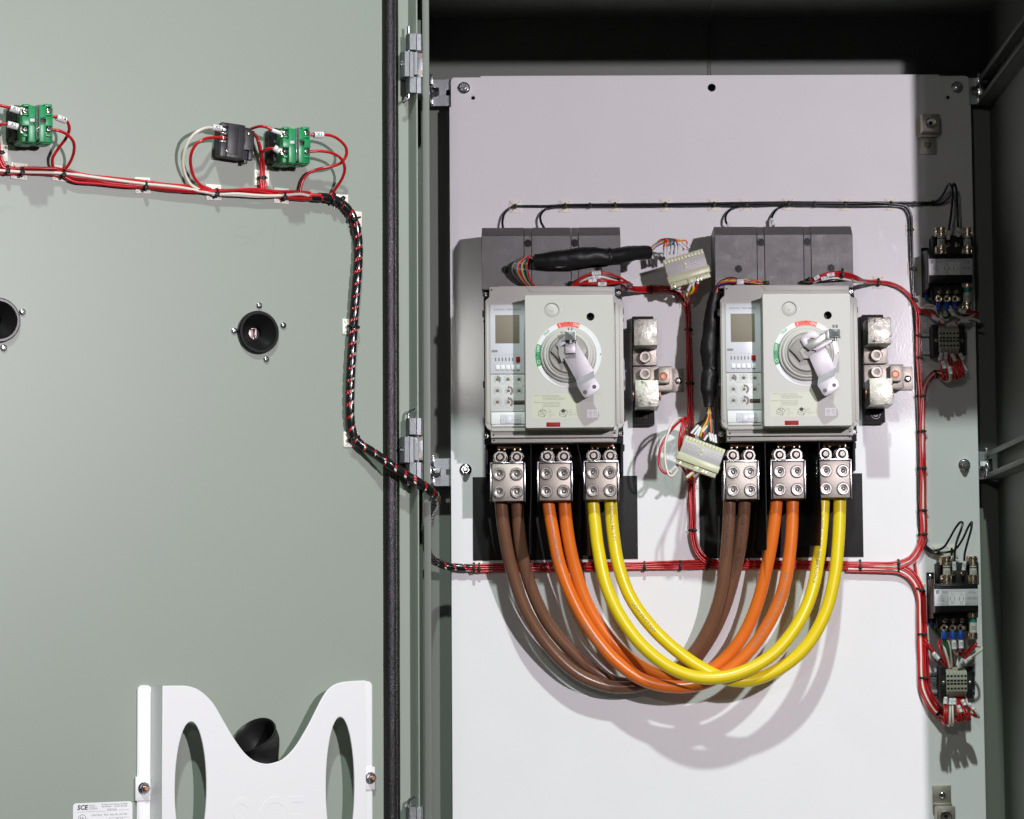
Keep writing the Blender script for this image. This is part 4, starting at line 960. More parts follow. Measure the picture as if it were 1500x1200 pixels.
cl = ['red', 'orange', 'gray', 'teal', 'red', 'yellow', 'orange', 'blue', 'gray']
ends = [(973.5, 374.5), (977.5, 373.5), (983.5, 371.5), (989, 373), (993.5, 371.5), (1001, 368), (1006, 366), (986, 372), (980, 373)]
for i, (cname, e) in enumerate(zip(cl, ends)):
    wire(h, [(949, 365+9*i/8, 90), (958+i*.8, 358+4*random.random(), 88), (968+i*2, 350+2.6*random.random()+abs(i-3)*.4, 88), ((e[0]+(968+i*2))/2+4, 351+1.8*random.random(), 90), (e[0]-1, e[1]-13, 90), (e[0], e[1], 86)], 1.3, COLS[cname], 6)
for i, (x, y) in enumerate(ends[:5]): marker(h, (x+1.2-(i == 0)*.5+.3, y-12.5, 91), (x, y+1, 87), '', 2.0)
marker(h, (994.5, 355.5, 92), (1005.5, 365, 90), '', 1.9); marker(h, (1000, 354.5, 94), (1010.5, 363.5, 92), '11K', 1.9)
free_tie(893.5, 374.5, 121, 4, 10.4, 10.4, 'black tie around the left sheathed cable near the breaker edge')
h = thing('sheathed_cable', F.p(1038, 510, 95), 'black sheathed cable hanging down the left side of the right breaker', 'cable')
pth = catmull([F.p(1048, 428, 108), F.p(1046, 440, 106), F.p(1042.5, 465, 102), F.p(1039.5, 495, 98), F.p(1038, 520, 96), F.p(1040, 541, 95), F.p(1038.5, 558, 96), F.p(1037.5, 575, 96), F.p(1038, 596, 96)], 4)
b = MB(); b.tube(pth, lerp_tab([(0, 8), (.08, 9.5), (.25, 12), (.5, 12.6), (.62, 11), (.66, 10), (.7, 12), (.86, 12.2), (.9, 9), (1.0, 6.8)]), 28, raw=True, jit=.14); b.build('sheath', SHEATH, h, angle=80)
wrap_text(pth, 11.2, '300V', 118, 4.0, .7, WPRINT, h)
for i, cname in enumerate(('blue', 'red', 'orange', 'teal', 'yellow', 'red', 'black')):
    wire(h, [(1047+i*.8, 430, 108), (1050+i*.6, 421-i*.9, 112), (1062, 415-i*1.0, 116), (1075, 412.5-i*.7+2*math.sin(i*2), 117), (1091, 411.5+2*math.sin(i*1.3), 117), (1106, 413+1.8*math.sin(i*2.1), 115), (1122, 413.5+.5*i, 110)], 1.3, COLS[cname], 6)
b = MB(); b.pbox(1079, 408.5, 1090, 417, 106, 120, 1.2); b.build('cable_clip', SILVERL, h)
b = MB(); b.pbox(1118, 411.5, 1127, 416.5, 98, 114, 1); b.build('plug', BLKPL, h)
free_tie(1040, 541, 95, 92, 9.4, 9.4, 'black tie around the right sheathed cable at mid height', head=1)
e2 = [(1012, 634), (1017, 636), (1021.5, 637.5), (1026, 639.5), (1030, 641.5), (1033, 641), (1041, 645), (1045, 646.5), (1048.5, 648)]
for i, (cname, e) in enumerate(zip(('black', 'black', 'brown', 'yellow', 'red', 'teal', 'orange', 'gray', 'black'), e2)):
    wire(h, [(1036+i*.5, 592, 96), (1035.5+i*.8, 606, 100), (1031+i*1.6, 616, 106), (e[0]+5-i*.7, e[1]-10, 112), (e[0], e[1], 112)], 1.3, COLS[cname], 6)
for i in (0, 1, 2, 6, 7, 8):
    x, y = e2[i]; dx = (11, 9, 5, 0, 0, 0, -2, -2, -1)[i]; marker(h, (x+dx, y-11, 113), (x+.5, y+1, 113), '', 1.75)
marker(h, (1036, 624, 113), (1029, 633, 112), '', 1.7); marker(h, (1037, 637, 113), (1031.5, 645, 112), '', 1.7)

def connector(cx, cy, n, deg, label):
    q = F.p(cx, cy, n); rt = thing('wiring_plug', (q.x, q.y, n), label, 'plug connector', 'translucent multi-pin wiring plugs')
    M = Matrix.Translation((q.x, q.y, n)) @ Matrix.Rotation(R(deg), 4, 'Z')
    b = MB(); b.box(-30, -14, -9, 30, 10, 8, 1, M)
    for i in range(12):
        x = -27.5+i*5; b.box(x-2.38, 9, -8, x+2.38, 16.5, 5.5, .4, M)
    b.box(-30, 9, -8, 30, 15.2, 4.4, .5, M); b.box(-31.5, -19.5, -9.5, 31.5, -9, 9, 1, M); b.build('upper_housing', NYLON, rt)
    b = MB(); b.box(-30, -26.5, -8, 30, -19, 5, .8, M); b.box(-4, -27.5, 3, 4, -19, 7.5, .8, M)
    for i in range(11): b.box(-25.4+i*5, -26.8, 4.6, -24.8+i*5, -19.2, 5.5, 0, M)
    b.build('lower_housing', NYLON, rt)
    b = MB(); b.box(-29, -9.5, 7.9, 29.5, 9.3, 8.4, .1, M); lb = b.build('printed_label', NYLONL, rt)
    b = MB()
    rnd = random.Random(3)
    for v in (4.5, 1.5, -2, -5):
        for i in range(13):
            if 5 < i < 8: continue
            x = -26.5+i*4.2; b.box(x, v, 8.3, x+2.6+rnd.random(), v+.7, 8.46, 0, M)
    b.build('label_print', mat('faint_grey_print', (.28, .28, .29), .6), lb)
    b = MB(); b.box(-3.5, 0, 8.3, 1.5, 6.5, 8.7, .2, M); b.box(-3, -4.5, 8.3, 1, -1.5, 8.7, .2, M); b.build('label_window', NYLON, lb)
    b = MB()
    for x in (-24, 10, 15): b.box(x-.9, -27.5, 3.2, x+.9, -21, 6, .3, M)
    b.build('contact_pin', BRASS, rt)
    return rt, M
c1, M1 = connector(1004.5, 389.5, 86, 16, 'pale green wiring plug at the end of the left sheathed cable')
c2, M2 = connector(1027.5, 664.5, 122, -21, 'pale green wiring plug hanging beside the right breaker lugs')
h = thing('plug_tail_wires', F.p(1003, 425, 60), 'short red and yellow tails under the upper white plug', 'wires')
wire(h, [(987, 412, 82), (988.5, 419, 78), (994, 423.5, 72), (1000, 420, 66), (1003, 412, 60)], 1.8, RED); wire(h, [(986, 413, 78), (988, 422, 72), (996, 427, 66), (1002, 431, 30), (1005, 440, 12)], 1.8, WHT)
wire(h, [(1017, 405, 84), (1015, 413, 86), (1015.5, 424, 86), (1011, 430, 80), (1006.5, 427, 72), (1003, 433, 40), (1005, 442, 12)], 2.0, COLS['yellow']); wire(h, [(1022, 403, 82), (1021, 414, 82), (1018, 426, 74), (1010, 432, 40), (1007, 444, 12)], 2.2, RED); wire(h, [(1020, 404, 78), (1018, 416, 76), (1012, 428, 50), (1008, 446, 12)], 2.0, RED)
marker(h, (987, 417, 80), (995.5, 422.5, 74), 'X1A', 2.9); marker(h, (1014.5, 412, 88), (1007.5, 426, 82), '', 2.2); marker(h, (1018, 408, 90), (1014.5, 419, 88), '', 1.9); marker(h, (1022.5, 406, 84), (1022, 416, 84), '7', 1.9)
h = thing('plug_tail_wires', F.p(985, 660, 110), 'red and white wire loops hanging left of the lower white plug', 'wires')
wire(h, [(1009, 640, 20), (1009, 628, 40), (1007, 614, 70), (1003, 614, 90), (995, 618, 104), (985, 628, 112), (976, 640, 116), (968, 655, 118), (965.3, 670, 118), (966, 682, 118), (971, 691, 118), (976, 693.5, 118), (982, 692, 119), (987, 688, 120), (995, 677, 120), (997, 672, 120)], 1.9, RED)
wire(h, [(1005, 640, 20), (1003, 622, 55), (999, 613.5, 92), (993, 613.5, 108), (985, 621, 116), (979, 634, 118), (974.5, 650, 120), (974, 668, 120), (976, 685, 120), (981, 697, 120), (986, 697, 120), (990, 692, 120), (996, 682, 120), (998, 676, 120)], 1.9, WHT)
wire(h, [(1010, 640, 20), (1009, 622, 46), (1005, 612, 88), (1001, 615, 108), (997.5, 630, 116), (995, 648, 116), (997, 676, 108), (1002, 690, 90), (1007, 698, 40), (1012, 706, 12)], 1.9, RED); wire(h, [(1012, 640, 20), (1011, 626, 44), (1008, 613, 84), (1005, 620, 104), (1001, 636, 112), (998, 648, 112), (999, 678, 100), (1004, 693, 70), (1010, 703, 20), (1013, 710, 10)], 1.9, RED)
wire(h, [(1022, 685, 122), (1017, 691, 122), (1010, 698, 120), (1004, 702, 112)], 2.0, COLS['yellow']); wire(h, [(1026, 687, 120), (1024, 692, 116), (1020, 700, 80), (1015, 708, 12)], 2.2, RED)
marker(h, (981.5, 692, 120), (991, 683, 121), 'X1C', 2.6); marker(h, (992, 687, 120), (998.5, 678.5, 121), 'X2C', 2.2); marker(h, (1018, 689.5, 123), (1006, 699.5, 120), '', 2.0); marker(h, (1024.5, 690, 120), (1017, 697, 112), '7C', 3.2)

# ------------------------------------------------------------------ LUG BLOCKS beside each breaker
OFFL = PF.p(1267, 620, 22, True)-PF.p(929, 623, 22, True); OFFL.z = 0
for k in range(2):
    F.off = OFFL*k
    rt = thing('lug_block', F.p(945, 623, 0), ['lug block with two square lugs beside the left breaker', 'lug block with two square lugs beside the right breaker'][k], 'lug connector', 'neutral lug blocks')
    b = MB(); b.pbox(926.5, 463.5, 958, 622, .5, 22, 1); b.build('base', BLKM, rt)
    b = MB(); q = F.p(945, 610, 22); b.lathe_open((q.x, q.y, 22), [(7, -.1), (7, .6), (6, .6), (5, -.1)], 20); b.cyl((q.x, q.y, 20), 4.2, 0, 3); b.build('base_screw', BLKG, rt)
    for (y0, y1, ty0, ty1, sy, nm) in ((467.5, 506, 500, 535.5, 523, 0), (557, 596, 537, 572, 547.5, 1)):
        b = MB(); b.pbox(928.5+nm*2, y0, 963+nm*2, y1, 22, 88, .8); lg = b.build('lug', TINB, rt)
        b = MB()
        if nm == 0: b.pbox(927, ty0, 962, ty1, 22, 34, .8)
        else: b.pbox(927.5, ty0, 984, ty1, 22, 32, .8)
        b.build('lug_tongue', TIN, lg)
        q = F.p(945, sy, 46); q = Vector((q.x, q.y, 32))
        b = MB(); b.ring(q, 10.5, 5, 0, 2.4); b.lathe_open(q, [(8.7, 2), (8.7, 13.5), (7.8, 14.4), (5.3, 14.4)], 30); b.lathe_open(q, [(5.75, 14.36), (5.0, 14.3), (4.9, 11.0)], 6)
        ss = b.build('socket_screw', TIN, lg)
        b = MB(); b.lathe(q, [(4.7, 11), (4.7, 12.2), (1.2, 11.9)], 6); b.build('hex_socket', SOCK, lg)
    b = MB()
    for x in (929, 965.5):
        q = F.p(x, 580, 55); b.cyl(Vector((q.x-(2.2 if x < 940 else -.2), q.y, 55)), 7, 0, 2, 20, .3, (1, 0, 0))
    b.build('copper_plug', COPPER, rt)
    b = MB(); b.pbox(984, 540, 1001.5, 574, .3, 5, .4); pl = b.build('bonding_plate', TIN, rt)
    q = F.p(994, 558, 6); screw_geo(Vector((q.x, q.y, 5)), 5.2, 0, 3).build('plate_screw', ZINCS, pl)
    b = MB(); b.pbox(964.5, 538, 981, 561, 30, 50, .8); b.pbox(964, 536.5, 985.5, 571.5, 4, 31, 1); sl = b.build('small_lug', TIN, rt)
    q = F.p(972.5, 551, 50); b = MB(); b.lathe((q.x, q.y, 50), [(6.2, 0), (6.0, 1.6), (4.7, 1.8), (3.9, .5), (1, .3)], 24); b.build('small_set_screw', COPPER, sl)
    F.off = Vector()
# single ground lugs
def ground_lug(x, y, flip, label):
    q = F.p(x, y, 0); rt = thing('ground_lug', (q.x, q.y, 0), label, 'lug connector', 'small ground lugs at the panel edge')
    s = -1 if flip else 1
    cy_ = q.y
    b = MB(); b.box(q.x-13, cy_-s*15-14, .3, q.x+14, cy_-s*15+14, 4, .5) ; b.box(q.x-13, cy_-s*2-2, .3, q.x+14, cy_-s*2+2, 12, .5); tg = b.build('lug_tongue', TIN, rt)
    b = MB(); b.box(q.x-11, cy_+s*13.5-13.5, 1, q.x+16, cy_+s*13.5+13.5, 30, .8); lg = b.build('lug', TIN, rt)
    b = MB(); c_ = (q.x+2.5, cy_+s*13.5, 30); b.lathe_open(c_, [(8, 0), (8, 2.4), (7.2, 3), (6.3, 2.8), (5.9, .5), (3.2, .2), (0.2, .15)], 24); st = b.build('set_screw', STEEL, lg)
    b = MB(); b.lathe((c_[0]-.3, c_[1]-.6, 30.2), [(3.2, 0), (3.0, .35)], 14); b.build('screw_socket', BLKPL, lg)
    screw_geo(Vector((q.x+1, cy_-s*15, 4)), 5.3, 0, 3.4).build('screw', ZINCS, tg)
ground_lug(1357.5, 199, False, 'small tin ground lug at the upper right of the panel, block above its screw')
ground_lug(1379, 1180, True, 'small tin ground lug at the lower right of the panel, screw above its block')
b = MB(); b.pbox(1341, 174, 1348, 201, .2, .5, 0); tag(b.build('adhesive_tab', CREAM), 'cream adhesive tab left of the upper right ground lug', 'label')

# ------------------------------------------------------------------ CONTROL TRANSFORMERS (laid out on the lower one)
OFFT = PF.p(1350, 363, 3, True)-PF.p(1357.7, 838.5, 3, True); OFFT.z = 0
def transformer(k):
    F.off = OFFT*(1-k)
    rt = thing('control_transformer', F.p(1395, 935, 0), ['upper black control transformer with fuses, in shade at the right edge', 'lower black control transformer with fuses, in light at the right edge'][k], 'transformer', 'control transformers at the right edge')
    b = MB(); b.pbox(1357.7, 838.5, 1369, 913, .3, 3.5, .4); b.pbox(1366, 848, 1368, 906, 1, 56, .4); b.build('mounting_foot', BLKPL, rt)
    b = MB(); b.pbox(1368.5, 855, 1433, 898, .5, 68, 1.5); b.pbox(1369.5, 857, 1432, 896, 60, 69.5, 1); b.build('core', BLKG, rt)
    b = MB(); b.pbox(1374, 824, 1434, 857, .5, 40, 1.2); b.pbox(1390, 836, 1418, 858, 38, 48, 1); b.tube([F.p(1377, 855, 42), F.p(1376, 840, 44), F.p(1378, 829, 44), F.p(1384, 826, 40)], 2.4, 8); b.build('primary_block', BLKM, rt)
    b = MB(); b.pbox(1376.5, 893, 1419, 925, .5, 44, 1.2); b.pbox(1376.5, 893, 1433, 905, .5, 36, 1)
    for x in (1389.3, 1401.7): b.pbox(x-.8, 903, x+.8, 924, 40, 49, .3)
    b.tube([F.p(1374.5, 896, 40), F.p(1373.5, 910, 42), F.p(1375, 921, 40)], 2.2, 8); b.build('secondary_block', BLKM, rt)
    b = MB(); b.pbox(1368.8, 863, 1433, 887.3, 69, 69.9, .1); lb = b.build('rating_label', SILVERL, rt)
    b = MB(); z = 69.95
    for x in (1389.5, 1398.5): pass
    b.pbox(1390, 867.5, 1414, 886.5, z-.1, z, 0); b.build('label_panel', LABEL, lb)
    b = MB(); z = 70.0
    q = F.p(1373.5, 867, z)
    for i in range(4): b.box(q.x-3+i*.2, q.y+1.5-i*1.5, z, q.x+3-i*.6, q.y+2.3-i*1.5, z+.08, 0)
    for (x, y, t, hh) in ((1378, 874, 'VA 150', 1.5), (1378, 877, '50/60 Hz', 1.5), (1378.5, 880, '55 °C RISE', 1.5), (1384.5, 866.5, 'INDUSTRIAL', 1.2), (1384.5, 868.5, 'CONTROL', 1.2), (1423.5, 866, 'CAT. NO.', 1.4), (1424, 868.6, 'PH150MQMJ', 1.5), (1375, 885.2, 'MADE IN', 1.0), (1417, 885, 'CLASS 105', 1.0)): b.ptext(t, x, y, z, hh)
    for x in (1395, 1408.5):
        for i in range(3): b.ptext('H%d  X%d' % (i+1, i+1), x, 869+i*1.6, z, .9)
        for i in range(3): b.ptext('240  480', x, 881.5+i*1.6, z, .9)
        for xx in (-3, 3):
            for i in range(3): b.pbox(x+xx-.6, 875+i*1.8, x+xx+.6, 876+i*1.8, z, z+.06, 0)
    for x in (1418.5, 1421.5, 1426, 1429): b.ring(Vector((F.p(x, 876.5, z).x, F.p(x, 876.5, z).y, z)), 1.6, 1.25, 0, .06, 14)
    b.build('label_print', INK, lb)
    # fuses in their clips
    def fuse(x0, x1, yt_, cap, yb, n, band=None):
        xc = (x0+x1)/2; q0 = F.p(xc, yt_+1.5, n); q1 = F.p(xc, yb-1.5, n); q0.z = q1.z = n
        b = MB(); b.tube([q0, q1], 5.4, 18); fz = b.build('fuse', CERAM, rt)
        a = F.p(xc, yt_+cap+1, n); c_ = F.p(xc, yb-cap-1, n); a.z = c_.z = n
        b = MB(); b.tube([q0+Vector((0, 1, 0)), a], 6, 18); b.tube([c_, q1-Vector((0, 1, 0))], 6, 18); b.build('fuse_cap', BRASS, fz)
        b = MB()
        for yy0, yy1 in ((yt_, yt_+cap), (yb-cap, yb)):
            b.pbox(x0, yy0, x0+1.6, yy1, n-22, n+3, .4); b.pbox(x1-1.6, yy0, x1, yy1, n-22, n+3, .4); b.pbox(x0, yy0, x1, yy1, n-24, n-8, .4)
        b.build('fuse_clip', BRASS, fz)
        m = (a+c_)/2; ln = (a-c_).length
        b = MB()
        if band: b.tube([a, a-Vector((0, ln*.32, 0))], 5.6, 18); b.build('colour_band', band, fz)
        else: b.tube([a-Vector((0, ln*.18, 0)), a-Vector((0, ln*.3, 0))], 5.5, 18); b.build('colour_band', INK, fz)
        b = MB()
        for i in range(3): b.box(m.x-2.6, m.y-ln*.12-i*2, n+5.3, m.x+2.6, m.y-ln*.12-i*2+.9, n+5.45, 0)
        b.build('label_print', INKG, fz)
    fuse(1379, 1394.5, 814.5, 13, 856, 58); fuse(1418.5, 1432.5, 814.5, 13, 856, 58); fuse(1418.5, 1432, 894.5, 9.5, 937, 54, GREEND)
    for (x, y) in ((1397, 840), (1410.3, 840), (1384.8, 909), (1397, 909), (1409.2, 909)):
        n = 48 if y < 850 else 44
        b = screw_geo(Vector((F.p(x, y, n+2).x, F.p(x, y, n+2).y, n)), 4.2, 0, 3.6); sc = b.build('terminal_screw', BRASS, rt)
        q = F.p(x, y, n+4); cross_geo((q.x, q.y, n), 3.0, 3.6).build('cross_slot', DGREY, sc)
    for i, x in enumerate((1383, 1395.5, 1407)):
        q = F.p(x, 920, 46); b = MB(); b.ring(Vector((q.x, q.y, 44)), 5.2, 2, 0, 2, 20); b.box(q.x+3, q.y-3.5, 44, q.x+8, q.y+3, 46.5, .4); b.build('terminal_tab', BRASS, rt)
        b = MB(); b.tube([Vector((q.x-.5, q.y-5, 46)), Vector((q.x-.6, q.y-10, 47)), Vector((q.x-.6, q.y-16, 47))], lambda t: 3.9-1.0*abs(t-.6), 14, 2); b.build('ring_terminal', BLU, rt)
    for (x, y) in ((1363, 846), (1364, 903)):
        q = F.p(x, y, 5); b = MB(); b.lathe((q.x, q.y, 3.5), [(4.2, 0), (4.2, .6), (3.6, 2.2), (2, 3)], 18); b.build('foot_screw', ZINCS, rt)
    q = F.p(1364.5, 912, 6); b = MB(); b.tube([Vector((q.x, q.y+3, 6)), Vector((q.x+1, q.y-7, 8))], 3.2, 12); b.build('ring_terminal', BLU, rt)
    F.off = Vector()
transformer(0); transformer(1)

# ------------------------------------------------------------------ TERMINAL STRIPS
OFFS = PF.p(1366, 475, 44, True)-PF.p(1377, 976, 44, True); OFFS.z = 0
def strip(k):
    F.off = OFFS*(1-k)
    rt = thing('terminal_strip', F.p(1400, 1020, 0), ['upper beige six way terminal strip on a short rail, in shade', 'lower beige six way terminal strip on a short rail, in light'][k], 'terminal strip', 'terminal strips on short rails')
    b = MB(); b.pbox(1362, 984, 1428, 1017, .5, 2, .2); b.pbox(1362, 984, 1428, 990, 8, 9.2, .2); b.pbox(1362, 1011, 1428, 1017, 8, 9.2, .2); b.pbox(1362, 989, 1428, 990, 1, 9, .1); b.pbox(1362, 1011, 1428, 1012, 1, 9, .1); b.build('din_rail', ZINC, rt)
    for (x0, x1, sx) in ((1377, 1387, 1382.3), (1416.5, 1425, 1421)):
        b = MB(); b.pbox(x0, 976, x1, 1023, 5, 42, 1)
        for i in range(4): b.pbox(x0+1, 1009+i*3, x1-1, 1010+i*3, 41, 43, .2); b.pbox(x0+1, 978+i*3, x1-1, 979+i*3, 41, 43, .2)
        eb = b.build('end_stop', BLKM, rt)
        q = F.p(sx, 1000, 43); screw_geo(Vector((q.x, q.y, 42)), 2.6, 0, 1.5).build('screw', BRASS, eb)
    for i in range(6):
        x = 1386.6+i*5.05
        a, d = F.p(x, 1000, 50).x, F.p(x+4.8, 1000, 50).x
        Y = lambda y, n: F.p(1400, y, n).y
        prof = [(Y(977.5, 34), 8), (Y(977.5, 34), 36), (Y(985, 50), 50), (Y(1013, 50), 50), (Y(1021.5, 34), 36), (Y(1021.5, 34), 8)]
        b = MB(); vs = [(a, v, n) for v, n in prof]+[(d, v, n) for v, n in prof]; m = len(prof)
        b._add(vs, [tuple(range(m)), tuple(range(2*m-1, m-1, -1))]+[(j, (j+1) % m, m+(j+1) % m, m+j) for j in range(m)])
        bmesh.ops.bevel(b.bm, geom=b.bm.edges[:], offset=.25, segments=1, affect='EDGES')
        tm = b.build('terminal', TERMG, rt)
        b = MB(); xc = (a+d)/2
        for y in (990.5, 1008.8): b.lathe((xc, Y(y, 50), 50), [(1.75, -.3), (1.75, .1)], 14)
        for y in (997.2, 1001.8): b.box(xc-1.9, Y(y, 50)-1.5, 49.8, xc+1.9, Y(y, 50)+1.5, 50.12, 0)
        b.build('clamp_opening', BLKPL, tm)
        b = MB(); b.box(xc-1.3, Y(981, 44)-1.6, 44.4, xc+1.2, Y(981, 44)+1.2, 44.9, 0); b.box(xc-1.3, Y(1017, 43)-2, 42.8, xc+1.2, Y(1017, 43)+1.6, 43.6, 0); b.build('marker_tab', mat('grey_marker', (.33, .33, .27), .5), tm)
    F.off = Vector()
strip(0); strip(1)
# wire loops at the terminal strips
h = thing('terminal_wire_loops', F.p(1395, 545, 40), 'red and white wire loops under the upper terminal strip', 'wires')
for i, (x, mt, xe, ye) in enumerate(((1379, RED, 1382, 552), (1383, RED, 1387, 555), (1387, WHT, 1391, 557), (1390, RED, 1398, 554), (1394, RED, 1399, 555), (1398, RED, 1405, 554), (1402, RED, 1409, 552), (1406, RED, 1411, 551), (1409, WHT, 1417, 545), (1385, WHT, 1393, 556))):
    wire(h, [(x, 516, 30), (x-.5+i*.2, 530, 50), (xe-1, 545-(i % 3), 52), (xe, ye, 44), (xe-6, ye+.5, 30), (1382, 551, 18), (1372, 547+(i % 4), 9)], 1.75, mt)
for (p0, p1, t) in (((1379, 518, 48), (1377, 528, 52), 'X1'), ((1386, 517, 50), (1385, 527, 52), 'X2'), ((1381, 529, 54), (1384, 540, 55), '1A'), ((1390, 537, 55), (1393, 548, 54), 'X1'), ((1394.5, 519, 50), (1400, 529, 54), '2'), ((1406, 518, 50), (1411.5, 528, 53), '1')): marker(h, p0, p1, t, 2.9)
h = thing('terminal_wire_loops', F.p(1390, 462, 30), 'red, white and green wires between the upper transformer and its terminal strip', 'wires')
wire(h, [(1340, 448, 8), (1352, 455, 12), (1364, 463, 22), (1374, 470, 34), (1378, 476, 38)], 1.8, RED); wire(h, [(1344, 452, 8), (1358, 451, 16), (1368, 452, 26), (1376, 461, 36), (1383, 473, 40)], 1.8, WHT); wire(h, [(1343, 458, 8), (1354, 458, 14), (1366, 459, 24), (1376, 468, 36), (1380, 476, 38)], 1.8, RED); wire(h, [(1346, 455, 7), (1358, 447, 18), (1368, 448, 28), (1376, 456, 38), (1382, 468, 40)], 1.7, WHT)
wire(h, [(1357, 436, 9), (1362, 441, 14), (1372, 444, 18), (1384, 450, 20), (1391, 460, 22), (1389, 465, 26), (1382, 465, 30), (1375, 458, 40), (1373, 450, 46)], 1.9, GRN)
wire(h, [(1391, 448, 47), (1394, 454, 48), (1400, 462, 48), (1410, 466, 44), (1422, 464, 40), (1428, 460, 36), (1424, 458, 30), (1405, 464, 24), (1398, 474, 38)], 1.9, WHT); wire(h, [(1400, 447, 47), (1404, 453, 48), (1414, 457, 46), (1426, 457, 42), (1433, 459, 36), (1430, 463, 30), (1412, 464, 26), (1402, 475, 38)], 1.9, RED)
wire(h, [(1403, 474, 40), (1410, 469, 46), (1424, 467, 46), (1435, 471, 42)], 1.8, WHT)
marker(h, (1367, 464, 30), (1376, 470, 36), '1', 3.4); marker(h, (1377, 466, 38), (1382, 473, 40), 'X2', 3); marker(h, (1391.5, 452, 50), (1398, 462, 50), '2', 3.6); marker(h, (1404, 453.5, 50), (1414, 457, 49), '1', 3.4); marker(h, (1407, 470, 48), (1418, 469, 48), '2', 3.2)
h = thing('terminal_wire_loops', F.p(1395, 1045, 40), 'red and white wire loops fanned out under the lower terminal strip', 'wires')
for i, (x, mt, xe, ye) in enumerate(((1384, RED, 1384, 1060), (1387, RED, 1387, 1061), (1392, WHT, 1391, 1063), (1395, WHT, 1396, 1062), (1399, RED, 1405, 1057), (1402, RED, 1409, 1056), (1405, RED, 1417, 1056), (1408, RED, 1421, 1054), (1411, RED, 1430, 1050), (1414, WHT, 1434, 1051))):
    wire(h, [(x, 1020, 32), (x+(xe-x)*.25, 1033, 52), (x+(xe-x)*.75, ye-9, 60), (xe, ye, 56), (xe-3-(i > 3)*6, ye-4, 40), (1398, 1050+(i % 4), 26), (1384, 1048+(i % 3), 16), (1375, 1044+(i % 4), 9)], 1.75, mt)
for (p0, p1, t) in (((1385.5, 1022, 50), (1384.5, 1032, 54), 'X1C'), ((1393, 1024, 50), (1392, 1033, 54), '1C'), ((1398, 1024, 50), (1398, 1033, 54), '1A'), ((1403.5, 1034, 56), (1408, 1044, 60), 'X1'), ((1409.5, 1026, 53), (1414, 1034, 57), '3A'), ((1419, 1031, 56), (1427, 1040, 60), '2CB')): marker(h, p0, p1, t, 3.0)
h = thing('terminal_wire_loops', F.p(1395, 962, 40), 'red, white and green wires between the lower transformer and its terminal strip', 'wires')
wire(h, [(1353, 935, 7), (1360, 945, 14), (1370, 956, 28), (1380, 969, 38), (1386, 978, 40)], 1.9, RED); wire(h, [(1353, 942, 7), (1362, 951, 14), (1372, 960, 26)], 1.8, RED)
wire(h, [(1388, 978, 40), (1382, 962, 46), (1376, 948, 44), (1376, 940, 38), (1380, 938, 34), (1386, 952, 36), (1390, 976, 38)], 1.9, RED); wire(h, [(1391, 978, 40), (1386, 958, 44), (1381, 942, 40), (1380, 938, 36)], 1.9, WHT); wire(h, [(1394, 978, 40), (1393, 958, 42), (1391, 944, 40), (1388, 938, 34)], 1.8, mat('grey_white_wire', (.4, .37, .32), .4))
wire(h, [(1365, 918, 9), (1371, 925, 16), (1378, 934, 22), (1384, 941, 30), (1389, 952, 36), (1393, 961, 34)], 1.9, GRN); wire(h, [(1382, 937, 47), (1385, 946, 44), (1392, 961, 38)], 1.8, GRN)
wire(h, [(1396, 936, 47), (1397, 945, 48), (1399, 957, 44), (1404, 961, 34), (1402, 975, 36)], 1.8, WHT); wire(h, [(1407, 935, 47), (1408, 944, 49), (1410, 956, 46), (1408, 960, 38), (1402, 957, 30)], 1.9, RED)
wire(h, [(1410, 972, 42), (1416, 962, 50), (1424, 951, 56), (1430, 943, 56), (1426, 946, 44), (1414, 956, 34), (1406, 958, 28)], 1.9, RED); wire(h, [(1412, 974, 42), (1421, 964, 52), (1431, 957, 58), (1438, 951, 58), (1436, 947, 50), (1428, 947, 42)], 1.9, WHT)
marker(h, (1397, 938, 50), (1397.8, 951, 51), 'X2', 3.6, rot=-1.5); marker(h, (1407.5, 938, 50), (1408, 950, 51), 'X1', 3.6, rot=-1.5); marker(h, (1367, 957, 34), (1376, 966, 38), 'X1A', 3.4); marker(h, (1405, 977, 46), (1411, 966, 52), '2A', 3.4); marker(h, (1414, 971, 50), (1423, 963, 54), '2B', 3.2)
tie_mount(1374, 808, 0, 3.4, 'white tie mount, left of two above the lower transformer', bb=3.2, nz=7, rot=0); tie_mount(1394, 808, 0, 3.4, 'white tie mount, right of two above the lower transformer', bb=3.2, nz=9, wireoff=(0, -1))

# ------------------------------------------------------------------ DOOR FURNITURE
F = DF
N_ = 6.0
h = thing('door_wire_harness', F.p(220, 272, 6), 'bundle of red and white wires running across the upper door', 'wire harness', frame=DF)
rw = 1.75
bundle(h, [(-30, 247, 6), (0, 248, 6), (31, 250.5, 6), (91, 253, 6), (140, 262, 6), (212, 271.5, 6), (280, 278, 6), (319, 281.5, 6), (379, 281.5, 6), (418, 285, 6), (455, 288, 6)], [(RED, -1.9, .4), (RED, 1.6, -.6), (RED, .2, -1.2)], rw, 1.1)
wire(h, [(-30, 246.5, 9), (0, 250, 9), (30, 252, 9), (91, 254, 9), (150, 261.5, 9.5), (212, 269.5, 10), (265, 275, 9.5), (300, 281.5, 9), (319, 284.5, 8.5), (345, 284, 9), (379, 286.5, 9.5), (400, 287, 9), (418, 286, 10), (440, 284.5, 10), (452, 286.5, 9), (464, 289, 7)], 1.95, WHT, frame=DF)
wire(h, [(310, 285, 8), (345, 286, 8), (379, 288, 8), (418, 287, 8)], 1.9, WHT, frame=DF)
